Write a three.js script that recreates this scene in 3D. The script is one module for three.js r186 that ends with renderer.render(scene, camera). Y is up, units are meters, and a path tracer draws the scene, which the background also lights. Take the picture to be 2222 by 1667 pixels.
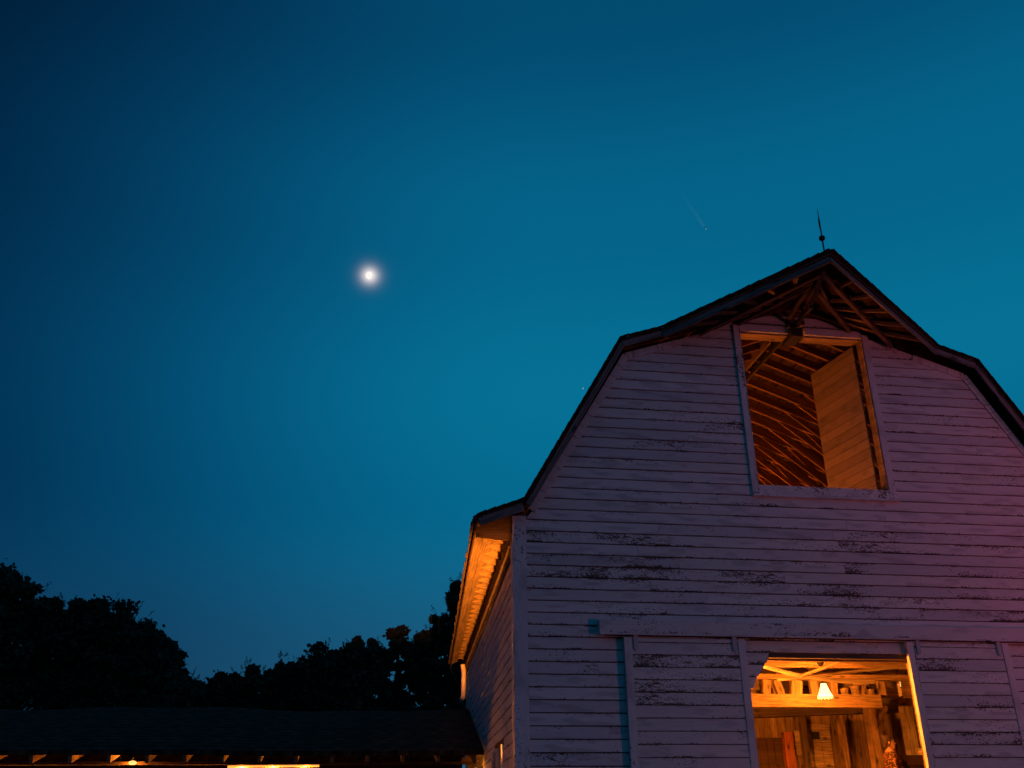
import * as THREE from 'three';
import { MarchingCubes } from 'three/addons/objects/MarchingCubes.js';
import { mergeGeometries } from 'three/addons/utils/BufferGeometryUtils.js';

// ---------------------------------------------------------------- camera, sky, sun, exposure
const EYE = 1.6;                       // heights in this file are given above eye level; every thing is lifted by EYE
const D2R = Math.PI / 180;
const scene = new THREE.Scene();
const camera = new THREE.PerspectiveCamera(43.37, 1024 / 768, 0.1, 9000);
{
  const a = 9.06 * D2R, p = 24.75 * D2R;
  camera.position.set(-2.081, EYE, 13);
  camera.lookAt(-2.081 + Math.sin(a) * Math.cos(p), EYE + Math.sin(p), 13 - Math.cos(a) * Math.cos(p));
  camera.rotateZ(-0.66 * D2R);
}
const renderer = new THREE.WebGLRenderer({ antialias: true });
renderer.toneMapping = THREE.LinearToneMapping;
renderer.toneMappingExposure = 1;
renderer.shadowMap.enabled = true;

const MOON = new THREE.Vector3(-0.00866, 0.51348, -0.85806).normalize();
const smooth = (a, b, x) => { const t = Math.min(1, Math.max(0, (x - a) / (b - a))); return t * t * (3 - 2 * t); };
{ // dusk sky: afterglow from the right and behind, night coming up on the left; thin haze round the moon, one contrail
  const W = 4096, H = 2048, px = new Float32Array(W * H * 4);
  const elev = (e) => {                                  // air brightness by height above the horizon (degrees)
    const t = [[-90, 0.62], [0, 0.56], [8, 0.68], [16, 0.90], [24, 1], [34, 0.83], [46, 0.54], [65, 0.44], [90, 0.42]];
    for (let i = 1; i < t.length; i++) if (e <= t[i][0]) { const k = (e - t[i - 1][0]) / (t[i][0] - t[i - 1][0]); return t[i - 1][1] + (t[i][1] - t[i - 1][1]) * (k * k * (3 - 2 * k)); }
    return 0.42;
  };
  const J1 = new THREE.Vector3(0.29362, 0.57825, -0.76119).normalize(), J2 = new THREE.Vector3(0.32126, 0.54588, -0.77383).normalize();
  const JN = J1.clone().cross(J2).normalize(), JL = Math.acos(J1.dot(J2)), JT = JN.clone().cross(J1).normalize();
  const azs = new Float32Array(W), bluer = new Float32Array(W), dx = new Float32Array(W), dz = new Float32Array(W);
  for (let i = 0; i < W; i++) {
    const th = ((i + 0.5) / W - 0.5) * 2 * Math.PI; dx[i] = Math.cos(th); dz[i] = Math.sin(th);
    const az = Math.atan2(dx[i], -dz[i]) / D2R;
    const up = Math.pow(smooth(-55, 12, az), 1.85), a2 = az < -60 ? az + 360 : az, round = 1 - 0.38 * smooth(42, 105, a2) - 0.62 * smooth(190, 305, a2);
    azs[i] = 0.02 + 0.275 * (az >= -60 && az < 45 ? up : round); bluer[i] = smooth(45, 100, a2) * (az < -60 || az > 45 ? 1 : 0);
  }
  for (let j = 0; j < H; j++) {
    const ph = ((j + 0.5) / H - 0.5) * Math.PI, y = Math.sin(ph), c = Math.cos(ph), e = elev(ph / D2R), low = 1 - smooth(2, 18, ph / D2R);
    const zen = smooth(50, 88, ph / D2R);
    for (let i = 0; i < W; i++) {
      const az = azs[i] + (Math.max(azs[i], 0.175) - azs[i]) * (1 - smooth(5, 17, ph / D2R)), b = (az * (1 - zen) + 0.17 * zen) * e, k = (j * W + i) * 4;
      let r = b * (0.006 + 0.075 * low), g = b * Math.min(0.57, 0.30 + 0.82 * b + 0.07 * low) * (1 - 0.06 * bluer[i]), bl = b;
      const x = dx[i] * c, z = dz[i] * c, m = x * MOON.x + y * MOON.y + z * MOON.z;
      if (m > 0.9990) { const t = Math.acos(Math.min(1, m)) / D2R, h = 0.40 * Math.exp(-t * t / 0.30) + 0.6 * Math.exp(-t * t / 0.13) + 0.012 * Math.exp(-t * t / 1.0); r += h; g += h * 0.78; bl += h * 0.68; }
      const n = x * JN.x + y * JN.y + z * JN.z;
      if (Math.abs(n) < 0.004 && x > 0) {
        const s = Math.atan2(x * JT.x + y * JT.y + z * JT.z, x * J1.x + y * J1.y + z * J1.z) / JL;
        if (s > -0.3 && s < 0.97) { const w = Math.abs(n) / D2R / 0.05, h = 0.034 * Math.pow((s + 0.3) / 1.3, 2) * Math.exp(-w * w); r += h * 0.45; g += h; bl += h; }
      }
      px[k] = r; px[k + 1] = g; px[k + 2] = bl; px[k + 3] = 1;
    }
  }
  const sky = new THREE.DataTexture(px, W, H, THREE.RGBAFormat, THREE.FloatType);
  sky.mapping = THREE.EquirectangularReflectionMapping; sky.magFilter = sky.minFilter = THREE.LinearFilter; sky.colorSpace = THREE.LinearSRGBColorSpace; sky.needsUpdate = true;
  scene.background = sky; scene.environment = sky;
}
const moonlight = new THREE.DirectionalLight(new THREE.Color(0.85, 0.92, 1), 0.02);
moonlight.position.copy(MOON).multiplyScalar(120).add(new THREE.Vector3(0, EYE, 0));
moonlight.castShadow = true; moonlight.shadow.mapSize.set(2048, 2048);
Object.assign(moonlight.shadow.camera, { left: -60, right: 60, top: 60, bottom: -60, near: 1, far: 320 });
scene.add(moonlight, moonlight.target);

// ---------------------------------------------------------------- helpers
function rng(seed) { let s = seed >>> 0; return () => { s = (s + 0x6D2B79F5) | 0; let t = Math.imul(s ^ (s >>> 15), 1 | s); t = (t + Math.imul(t ^ (t >>> 7), 61 | t)) ^ t; return ((t ^ (t >>> 14)) >>> 0) / 4294967296; }; }
const R = rng(20250611);
const rr = (a, b) => a + (b - a) * R();
const V = (x, y, z) => new THREE.Vector3(x, y, z);
function hash(x, y, s) { let h = Math.imul(x, 374761393) + Math.imul(y, 668265263) + Math.imul(s, 1442695041); h = Math.imul(h ^ (h >>> 13), 1274126177); return ((h ^ (h >>> 16)) >>> 0) / 4294967296; }
function vnoise(x, y, s, px) { // value noise, periodic in x by px cells
  const xi = Math.floor(x), yi = Math.floor(y), fx = x - xi, fy = y - yi, u = fx * fx * (3 - 2 * fx), v = fy * fy * (3 - 2 * fy), w = (k) => ((k % px) + px) % px;
  const a = hash(w(xi), yi, s), b = hash(w(xi + 1), yi, s), c = hash(w(xi), yi + 1, s), d = hash(w(xi + 1), yi + 1, s);
  return a + (b - a) * u + (c - a) * v + (a - b - c + d) * u * v;
}
function fbm(x, y, s, px, oct = 4) { let f = 0, a = 0.5, n = 0; for (let o = 0; o < oct; o++) { f += a * vnoise(x, y, s + o * 17, px); n += a; x *= 2; y *= 2; px *= 2; a *= 0.5; } return f / n; }
function texture(w, h, fn, srgb = true) {
  const d = new Uint8Array(w * h * 4);
  for (let j = 0; j < h; j++) for (let i = 0; i < w; i++) { const c = fn((i + 0.5) / w, (j + 0.5) / h), k = (j * w + i) * 4; for (let q = 0; q < 3; q++) d[k + q] = Math.max(0, Math.min(255, c[q] * 255)); d[k + 3] = 255; }
  const t = new THREE.DataTexture(d, w, h); t.wrapS = t.wrapT = THREE.RepeatWrapping; t.magFilter = THREE.LinearFilter; t.minFilter = THREE.LinearMipmapLinearFilter; t.generateMipmaps = true;
  if (srgb) t.colorSpace = THREE.SRGBColorSpace; t.needsUpdate = true; return t;
}
// peeling white paint on one clapboard: 6.4 m long, the height of the board; v = 0 is the drip edge
function paintTexture(seed, amount) {
  return texture(2048, 96, (u, v) => {
    const grain = fbm(u * 60, v * 40, seed + 5, 60, 3), fine = fbm(u * 420, v * 22, seed + 9, 420, 2), spread = fbm(u * 7, v * 0.9, seed, 7, 2), patch = fbm(u * 44, v * 4.2, seed + 31, 44, 4);
    const edge = Math.exp(-v * 8) * 0.30 * smooth(0.35, 0.75, fbm(u * 15, 0.5, seed + 77, 15, 2)), top = Math.exp(-(1 - v) * 16) * 0.08;
    const m = spread * 0.62 + 0.09 + patch * 0.34 + (fine - 0.5) * 0.52 + (fbm(u * 160, v * 14, seed + 41, 160, 2) - 0.5) * 0.26 + edge + top;
    const bare = smooth(amount, amount + 0.05, m);
    const w = 0.855 + (grain - 0.5) * 0.11 + (spread - 0.5) * 0.07, dirt = 1 - 0.12 * smooth(0.5, 0.8, fbm(u * 22, v * 2, seed + 71, 22, 3));
    const wood = 0.30 + 0.20 * (fine - 0.4);
    const p = [w * dirt, w * dirt * 0.985, w * dirt * 0.96], q = [wood * 1.10, wood * 0.90, wood * 0.76];
    return [0, 1, 2].map((k) => p[k] + (q[k] - p[k]) * bare);
  });
}
function woodTexture(seed, knots = 1) { // 2 m along the grain (u), 0.5 m across
  return texture(512, 256, (u, v) => {
    const bend = fbm(u * 4, v * 5, seed + 3, 4, 2) * 0.06, l = fbm(u * 5, (v + bend) * 60, seed, 5, 3), s = fbm(u * 24, v * 130, seed + 7, 24, 2);
    let k = 0.62 + (l - 0.5) * 0.46 + (s - 0.5) * 0.3 + (fbm(u * 3, v * 4, seed + 13, 3, 2) - 0.5) * 0.26;
    for (let q = 0; q < 5 * knots; q++) { const x = hash(q, 1, seed), y = hash(q, 2, seed), r = Math.hypot((u - x) * 40, (v - y) * 22); k -= 0.34 * Math.exp(-r * r); }
    return [k, k * 0.985, k * 0.96];
  });
}
const woodC = woodTexture(83, 0), woodA = woodTexture(11), woodB = woodTexture(47, 2);
for (const t of [woodA, woodB, woodC]) t.repeat.set(0.5, 2);
const shingleTex = texture(256, 256, (u, v) => { const k = 0.62 + (fbm(u * 50, v * 50, 3, 50, 3) - 0.5) * 0.6 + (fbm(u * 6, v * 6, 8, 6, 2) - 0.5) * 0.5; return [k, k * 0.97, k * 0.94]; });
const mat = (name, o) => { const m = new THREE.MeshStandardMaterial({ roughness: 0.85, ...o }); m.name = name; return m; };
const lin = (r, g, b) => new THREE.Color().setRGB(r, g, b);
const paints = [0.87, 0.825, 0.785, 0.735].map((a, i) => mat('peeling_paint_' + i, { map: paintTexture(100 + i * 53, a), roughness: 0.7, color: lin(...[[0.97, 0.97, 0.98], [0.89, 0.89, 0.90], [1, 0.99, 0.97], [0.93, 0.93, 0.93]][i]) }));
const paintsB = [0.86, 0.815, 0.77].map((a, i) => mat('peeling_paint_b' + i, { map: paintTexture(400 + i * 61, a), roughness: 0.7, color: lin(...[[0.84, 0.84, 0.86], [0.93, 0.92, 0.90], [0.80, 0.80, 0.82]][i]) }));
const trimPaint = mat('trim_paint', { map: paintTexture(900, 0.87), roughness: 0.7, color: lin(0.95, 0.95, 0.97) });
const rough = mat('rough_sawn_wood', { map: woodA, color: lin(0.30, 0.19, 0.12) });
const sheath = mat('old_sheathing', { map: woodB, color: lin(0.20, 0.115, 0.07) });
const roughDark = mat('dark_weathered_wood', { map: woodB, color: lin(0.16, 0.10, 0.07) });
const rafterWood = mat('rafter_wood', { map: woodA, color: lin(0.46, 0.22, 0.09) }), rafterWoodB = mat('rafter_wood_dark', { map: woodB, color: lin(0.28, 0.12, 0.05) });
const tailWood = mat('rafter_tail_wood', { map: woodB, color: lin(0.42, 0.31, 0.21) });
const soffitWood = mat('soffit_wood', { map: woodC, color: lin(0.62, 0.48, 0.33) });
const eaveWood = mat('eave_wood', { map: woodB, color: lin(0.62, 0.47, 0.32) });
const warmWood = mat('warm_timber', { map: woodA, color: lin(0.62, 0.40, 0.20) });
const warmWoodB = mat('warm_timber_knotty', { map: woodB, color: lin(0.52, 0.33, 0.16) });
const palePole = mat('pale_peeled_pole', { map: woodA, color: lin(0.85, 0.70, 0.50) });
const plankMats = [[0.46, 0.30, 0.15], [0.55, 0.36, 0.18], [0.38, 0.24, 0.12], [0.50, 0.33, 0.18]].map((c, i) => mat('plank_' + i, { map: i % 2 ? woodA : woodB, color: lin(...c) }));
const roofing = new THREE.MeshPhysicalMaterial({ map: shingleTex, color: lin(0.13, 0.083, 0.064), roughness: 1, specularIntensity: 0.15 }); roofing.name = 'asphalt_shingle';
const shingleWood = mat('wood_shingle', { map: woodB, color: lin(0.20, 0.14, 0.10) });
const galv = mat('galvanised_metal', { color: lin(0.72, 0.66, 0.60), metalness: 0.0, roughness: 0.55 });
const iron = mat('black_iron', { color: lin(0.03, 0.03, 0.035), metalness: 0.6, roughness: 0.6 });
const darkGlass = mat('dark_window_glass', { color: lin(0.015, 0.017, 0.02), roughness: 0.12 });
const galvPaint = mat('painted_iron', { color: lin(0.42, 0.42, 0.45), roughness: 0.6 });
const trimPaintDull = mat('dull_trim', { map: woodA, color: lin(0.50, 0.46, 0.44) });
const stone = mat('field_stone', { map: shingleTex, color: lin(0.30, 0.28, 0.25) });

const taken = new Map();
function numbered(n) { const k = taken.get(n) || 0; taken.set(n, k + 1); return k ? `${n}_${String(k).padStart(3, '0')}` : n; }
function shadows(o) { o.traverse((m) => { if (m.isMesh) { m.castShadow = true; m.receiveShadow = true; } }); }
function thing(name, label, category, group, at = [0, 0, 0]) {
  const o = new THREE.Group(); o.name = numbered(name); o.position.set(at[0], at[1] + EYE, at[2]); o.userData = { label, category }; if (group) o.userData.group = group; scene.add(o); return o;
}
function put(name, geo, m, parent) { const o = new THREE.Mesh(geo, m); o.name = name; o.castShadow = o.receiveShadow = true; parent.add(o); return o; }
// eight corners (x0y0z0 x1y0z0 x1y0z1 x0y0z1, then the same at y1) -> closed solid; uv(p) in metres unless given
const FACES = [[3, 2, 6, 7], [1, 0, 4, 5], [0, 3, 7, 4], [2, 1, 5, 6], [7, 6, 5, 4], [0, 1, 2, 3]];
function hexa(P, uvf) {
  const pos = [], uv = [], idx = [];
  FACES.forEach((f, k) => {
    const n = V().subVectors(P[f[1]], P[f[0]]).cross(V().subVectors(P[f[3]], P[f[0]])), ax = Math.abs(n.x), ay = Math.abs(n.y), az = Math.abs(n.z), b = k * 4;
    for (const q of f) { const p = P[q]; pos.push(p.x, p.y, p.z); const t = uvf ? uvf(p) : az >= ax && az >= ay ? [p.x, p.y] : ay >= ax ? [p.x, p.z] : [p.z, p.y]; uv.push(t[0], t[1]); }
    idx.push(b, b + 1, b + 2, b, b + 2, b + 3);
  });
  const g = new THREE.BufferGeometry(); g.setAttribute('position', new THREE.Float32BufferAttribute(pos, 3)); g.setAttribute('uv', new THREE.Float32BufferAttribute(uv, 2)); g.setIndex(idx);
  const h = g.toNonIndexed(); h.computeVertexNormals(); return h;
}
function block(x0, x1, y0, y1, z0, z1, uvf) { return hexa([V(x0, y0, z0), V(x1, y0, z0), V(x1, y0, z1), V(x0, y0, z1), V(x0, y1, z0), V(x1, y1, z0), V(x1, y1, z1), V(x0, y1, z1)], uvf); }
function boxGeo(l, h, w) { // grain along x
  const g = new THREE.BoxGeometry(l, h, w), uv = g.attributes.uv, a = rr(0, 5), b = rr(0, 5), s = [[w, h], [w, h], [l, w], [l, w], [l, h], [l, h]];
  for (let i = 0; i < 24; i++) { const q = s[i >> 2]; uv.setXY(i, uv.getX(i) * q[0] + a, uv.getY(i) * q[1] + b); }
  return g;
}
function orient(o, p, q, up = V(0, 1, 0)) {
  const X = V().subVectors(q, p).normalize(); let u = up; if (Math.abs(X.dot(u)) > 0.98) u = V(0, 0, 1);
  const Z = V().crossVectors(X, u).normalize(), Y = V().crossVectors(Z, X);
  o.quaternion.setFromRotationMatrix(new THREE.Matrix4().makeBasis(X, Y, Z)); o.position.copy(p).add(q).multiplyScalar(0.5);
}
function beam(name, p, q, w, h, m, parent, up) { const o = put(name, boxGeo(p.distanceTo(q), h, w), m, parent); orient(o, p, q, up); return o; }
function rod(name, p, q, r, m, parent, r2 = r, seg = 10) { const g = new THREE.CylinderGeometry(r2, r, p.distanceTo(q), seg); const o = put(name, g, m, parent); o.quaternion.setFromUnitVectors(V(0, 1, 0), V().subVectors(q, p).normalize()); o.position.copy(p).add(q).multiplyScalar(0.5); return o; }
function bulbLight(parent, at, color, cd, size = 1) { const l = new THREE.PointLight(color, cd, 0, 2); l.position.copy(at); l.castShadow = true; l.shadow.radius = size; parent.add(l); return l; }
const glow = (name, c, k) => { const m = mat(name, { color: lin(0.9, 0.85, 0.75), emissive: lin(...c), emissiveIntensity: k, roughness: 0.4 }); return m; };
const AMBER = lin(1, 0.25, 0.018);

// ---------------------------------------------------------------- ground
{
  const g = new THREE.PlaneGeometry(700, 700, 140, 140); g.rotateX(-Math.PI / 2);
  const p = g.attributes.position;
  for (let i = 0; i < p.count; i++) { const x = p.getX(i), z = p.getZ(i); p.setY(i, -1.6 + 1.15 * (1 - smooth(1, 13, z)) + (fbm(x * 0.05 + 50, z * 0.05 + 50, 5, 4096, 2) - 0.5) * 0.12 * smooth(14, 40, Math.hypot(x - 4, z + 6))); }
  g.computeVertexNormals();
  const o = put('ground', g, mat('grass_ground', { color: lin(0.06, 0.075, 0.035), roughness: 1 }), scene); o.position.y = EYE; o.userData.kind = 'structure';
}
const groundAt = (z) => -1.6 + 1.15 * (1 - smooth(1, 13, z));

// ---------------------------------------------------------------- the barn
const W = 9.24, CX = 4.62, BACK = -11.6, ROOFBACK = -12.6, FLOOR = -0.2;
const KX = 0.133, KY = 4.13, BX = 1.68, BY = 6.79, RY = 7.82;          // gambrel: kick, break, ridge (top of roof)
const SK = 0.0525;                                                      // the left wall runs in a little towards the back
const barn = thing('barn', 'white clapboard gambrel barn with an open hayloft door and lit doorway', 'barn');
const edgeL = (y) => y <= KY ? 0 : y <= BY ? KX + (y - KY) * (BX - KX) / (BY - KY) : BX + (y - BY) * (CX - BX) / (RY - BY);
const drop = 0.10;
const wallEdge = (y) => edgeL(Math.min(y + drop, RY - 0.01));
const hay = { x0: 3.68, x1: 5.78, y0: 4.61, y1: 7.22, n0: 4.52, n1: 4.80, ny: 7.39 };
const door = { x0: 3.20, x1: 5.72, y1: 2.12, cx: 3.55, cy: 1.77, lx: 3.27 };
const frontWall = (() => {
  const s = new THREE.Shape();
  const pts = [[0.02, FLOOR - 0.1], [0.02, KY - 0.1], [KX + 0.06, KY - 0.04], [BX + 0.07, BY - 0.1], [CX, RY - 0.11], [W - BX - 0.07, BY - 0.1], [W - KX - 0.06, KY - 0.04], [W - 0.02, KY - 0.1], [W - 0.02, FLOOR - 0.1], [door.x1, FLOOR - 0.1], [door.x1, door.y1], [door.cx, door.y1], [door.lx, door.cy], [door.x0, door.cy - 0.05], [door.x0, FLOOR - 0.1]];
  pts.forEach(([x, y], i) => i ? s.lineTo(x, y) : s.moveTo(x, y));
  const h = new THREE.Path(); [[hay.x0, hay.y0], [hay.x1, hay.y0], [hay.x1, hay.y1], [hay.n1, hay.y1], [hay.n1, hay.ny], [hay.n0, hay.ny], [hay.n0, hay.y1], [hay.x0, hay.y1]].forEach(([x, y], i) => i ? h.lineTo(x, y) : h.moveTo(x, y)); h.closePath(); s.holes.push(h);
  const g = new THREE.ExtrudeGeometry(s, { depth: 0.13, bevelEnabled: false });
  g.translate(0, 0, -0.15);
  return put('front_wall', g, rough, barn);
})();
const PITCH = 0.1625, Y00 = 2.681 - 18 * PITCH;
function clap(parent, xa0, xa1, xb0, xb1, y, h, z, m, sk) { // bottom edge xa0..xa1, top edge xb0..xb1
  const off = rr(0, 6.4), e = rr(-0.002, 0.002), t = rr(0, 0.004), uvf = (p) => [(p.x + off) / 6.4, Math.min(0.99, Math.max(0.01, (p.y - y) / h))];
  const zb = z + 0.030 + t, zt = z + 0.022 + t;
  return put('clapboard', hexa([V(xa0, y, z), V(xa1, y + e, z), V(xa1, y + e, zb), V(xa0, y, zb), V(xb0, y + h, z), V(xb1, y + h, z), V(xb1, y + h, zt), V(xb0, y + h, zt)], uvf), m, parent);
}
function pickPaint(y) { // how weathered each course is in the photograph
  const worn = { '3.66': 3, '3.33': 2, '3.17': 3, '3.01': 3, '2.84': 2, '2.68': 2, '2.36': 3, '1.63': 3, '1.46': 2, '0.81': 3, '0.97': 2 };
  for (const k in worn) if (Math.abs(y - k) < 0.06) return worn[k];
  return R() < 0.18 ? 2 : R() < 0.45 ? 1 : 0;
}
{
  const over = -0.015;
  for (let k = 0; ; k++) {
    const y = Y00 + (k - 1) * PITCH, yt = y + PITCH + over; if (y > RY - 0.3) break;
    if (yt < FLOOR) continue;
    const L0 = y < KY - 0.12 ? 0.17 : wallEdge(y) + 0.09, L1 = yt < KY - 0.12 ? 0.17 : wallEdge(yt) + 0.09, Rt0 = W - (y < KY - 0.12 ? 0.17 : wallEdge(y) + 0.09), Rt1 = W - (yt < KY - 0.12 ? 0.17 : wallEdge(yt) + 0.09);
    if (Rt1 - L1 < 0.2) break;
    let segs = [];
    const cut = (a, b) => segs.push([L0, L1, a, a], [b, b, Rt0, Rt1]);
    if (yt > hay.y0 - 0.10 && y < hay.y1 + 0.04) cut(hay.x0 - 0.09, hay.x1 + 0.09);
    else if (y < door.y1 - 0.02) {
      if (yt > door.cy) { const c = (q) => q <= door.cy ? door.lx : q >= door.y1 ? door.cx : door.lx + (q - door.cy) / (door.y1 - door.cy) * (door.cx - door.lx); segs.push([L0, L1, c(y), c(Math.min(yt, door.y1))], [door.x1, door.x1, Rt0, Rt1]); }
      else cut(door.x0, door.x1);
    } else segs.push([L0, L1, Rt0, Rt1]);
    const base = pickPaint(y);
    for (const s of segs) {
      let [a0, a1, b0, b1] = s; const len = Math.max(b0 - a0, b1 - a1); if (len < 0.06) continue;
      const joints = []; if (len > 2.2) { let x = a0 + rr(0.9, 3.2); while (x < b0 - 0.7) { joints.push(x); x += rr(2.2, 3.9); } }
      let p0 = a0, p1 = a1;
      for (const j of [...joints, null]) {
        const q0 = j === null ? b0 : j, q1 = j === null ? b1 : j;
        const x = (p0 + q0) / 2; let v = base; if (x > 5 && base === 3 && y < 3.5) v = R() < 0.5 ? 2 : 1; if (R() < 0.3) v = Math.max(0, v - 1);
        const m = v < 3 && R() < 0.4 ? paintsB[Math.min(2, v)] : paints[v];
        clap(frontWall, p0 + (p0 === a0 ? 0 : 0.0015), q0 - (j === null ? 0 : 0.0015), p1 + (p0 === a0 ? 0 : 0.0015), q1 - (j === null ? 0 : 0.0015), y, PITCH + over, -0.019 + rr(0, 0.002), m);
        p0 = p1 = j;
      }
    }
  }
  const bd = (n, P, Q, w, t = 0.03, m = trimPaint, z = 0.018) => { const o = beam(n, V(P[0], P[1], z), V(Q[0], Q[1], z), t, w, m, frontWall, V(0, 0, 1).cross(V(Q[0] - P[0], Q[1] - P[1], 0)).normalize()); return o; };
  put('corner_board', block(-0.03, 0.165, FLOOR - 0.1, KY - 0.12, -0.02, 0.035, (p) => [p.y / 6.4, (p.x + 0.05) * 3]), trimPaint, frontWall);
  put('corner_board', block(W - 0.165, W + 0.03, FLOOR - 0.1, KY - 0.12, -0.02, 0.035, (p) => [p.y / 6.4 + 0.3, p.x * 3]), trimPaint, frontWall);
  for (const f of [(x) => x, (x) => W - x]) {
    bd('rake_board', [f(KX + 0.12), KY - 0.03], [f(BX + 0.10), BY - 0.14], 0.11);
    bd('rake_board', [f(BX + 0.10), BY - 0.15], [f(2.62), BY - 0.16 + (2.62 - BX - 0.10) * (RY - BY) / (CX - BX)], 0.11);
  }
  // hayloft opening: frame boards, sill and head
  put('opening_frame', block(hay.x0 - 0.10, hay.x0 + 0.006, hay.y0 - 0.11, hay.y1 + 0.09, -0.02, 0.05, (p) => [p.y / 6.4, p.x * 3]), trimPaint, frontWall);
  put('opening_frame', block(hay.x1 - 0.006, hay.x1 + 0.10, hay.y0 - 0.13, hay.y1 + 0.06, -0.02, 0.05, (p) => [p.y / 6.4 + 0.4, p.x * 3]), trimPaint, frontWall);
  put('sill', block(hay.x0 + 0.004, hay.x1 - 0.004, hay.y0 - 0.125, hay.y0 + 0.012, -0.16, 0.042, (p) => [p.x / 6.4, p.y * 3]), paints[2], frontWall);
  put('sill_moulding', block(hay.x0 - 0.10, hay.x1 + 0.13, hay.y0 - 0.165, hay.y0 - 0.132, -0.02, 0.065, (p) => [p.x / 6.4, p.y * 3]), trimPaint, frontWall);
  put('head_board', block(hay.x0 + 0.004, hay.n0, hay.y1 + 0.006, hay.y1 + 0.13, -0.02, 0.03, (p) => [p.x / 6.4, p.y * 3]), trimPaint, frontWall);
  put('head_board', block(hay.n1, hay.x1 - 0.004, hay.y1 + 0.006, hay.y1 + 0.13, -0.02, 0.03, (p) => [p.x / 6.4, p.y * 3]), trimPaint, frontWall);
  put('notch_board', block(hay.n0 - 0.02, hay.n1 + 0.02, hay.ny + 0.005, hay.ny + 0.09, -0.02, 0.045), rough, frontWall);
  put('jamb_liner', block(hay.x0 + 0.008, hay.n0 - 0.004, hay.y1 - 0.02, hay.y1 - 0.002, -0.22, -0.021), eaveWood, frontWall);
  put('jamb_liner', block(hay.n1 + 0.004, hay.x1 - 0.008, hay.y1 - 0.02, hay.y1 - 0.002, -0.22, -0.021), eaveWood, frontWall);
  put('jamb_liner', block(hay.x1 - 0.028, hay.x1 - 0.007, hay.y0 + 0.02, hay.y1 - 0.025, -0.12, 0.045), eaveWood, frontWall);
  put('jamb_liner', block(door.x1 - 0.026, door.x1 - 0.003, FLOOR, door.y1 - 0.004, -0.20, 0.052), warmWood, frontWall);
  put('lintel', block(door.cx - 0.1, door.x1 + 0.2, door.y1 + 0.004, door.y1 + 0.10, -0.30, -0.152), warmWoodB, frontWall);
  put('lintel_lip', block(door.cx - 0.02, door.x1 - 0.03, door.y1 - 0.022, door.y1 - 0.002, -0.17, -0.13), warmWood, frontWall);
}
{ // track cover above the sliding doors
  const o = put('track_cover', block(1.13, 8.72, 2.395, 2.565, -0.01, 0.135, (p) => [p.x / 6.4, (p.y - 2.39) * 4]), paints[1], barn);
  put('lower_lip', block(1.13, 8.72, 2.372, 2.392, 0.112, 0.142, (p) => [p.x / 6.4, p.y * 4]), trimPaint, o);
  rod('door_rail', V(1.2, 2.372, 0.09), V(8.66, 2.372, 0.09), 0.014, iron, o);
}
function slidingDoor(x0, x1, label, stained) {
  const y1 = 2.345, z0 = 0.028, d = put('sliding_door', block(x0 + 0.01, x1 - 0.01, FLOOR + 0.03, y1 - 0.01, z0, z0 + 0.03), rough, barn);
  d.userData.label = label;
  for (const [a, b] of [[x0, x0 + 0.105], [x1 - 0.105, x1]]) put('stile', block(a, b, FLOOR + 0.02, y1, z0 + 0.002, z0 + 0.074, (p) => [p.y / 6.4 + a, p.x * 3]), trimPaint, d);
  let k = 0;
  for (let y = FLOOR + 0.05; y < y1 - 0.05; y += PITCH, k++) {
    const h = Math.min(PITCH - 0.011, y1 - y - 0.004), v = stained[k % stained.length];
    clap(d, x0 + 0.107, x1 - 0.107, x0 + 0.107, x1 - 0.107, y, h, z0 + 0.034, v < 3 && R() < 0.4 ? paintsB[Math.min(2, v)] : paints[v]);
  }
  for (const x of [x0 + 0.16, x1 - 0.16]) { const s = new THREE.Shape(); s.moveTo(-0.03, 0.10); s.lineTo(0.03, 0.10); s.lineTo(0.03, -0.07); s.absarc(0, -0.07, 0.03, 0, -Math.PI, true); s.closePath(); const g = new THREE.ExtrudeGeometry(s, { depth: 0.01, bevelEnabled: false }); const o = put('hanger_strap', g, galvPaint, d); o.position.set(x, 2.27, z0 + 0.076); }
}

slidingDoor(1.47, 3.185, 'left sliding barn door with peeling boards', [1, 2, 2, 1, 1, 1, 2, 1, 1, 1, 3, 3, 2, 3, 1]);
slidingDoor(5.58, 7.145, 'right sliding barn door with peeling boards', [2, 1, 2, 1, 2, 1, 1, 2, 2, 1, 2, 1, 2, 2, 1]);

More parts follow.
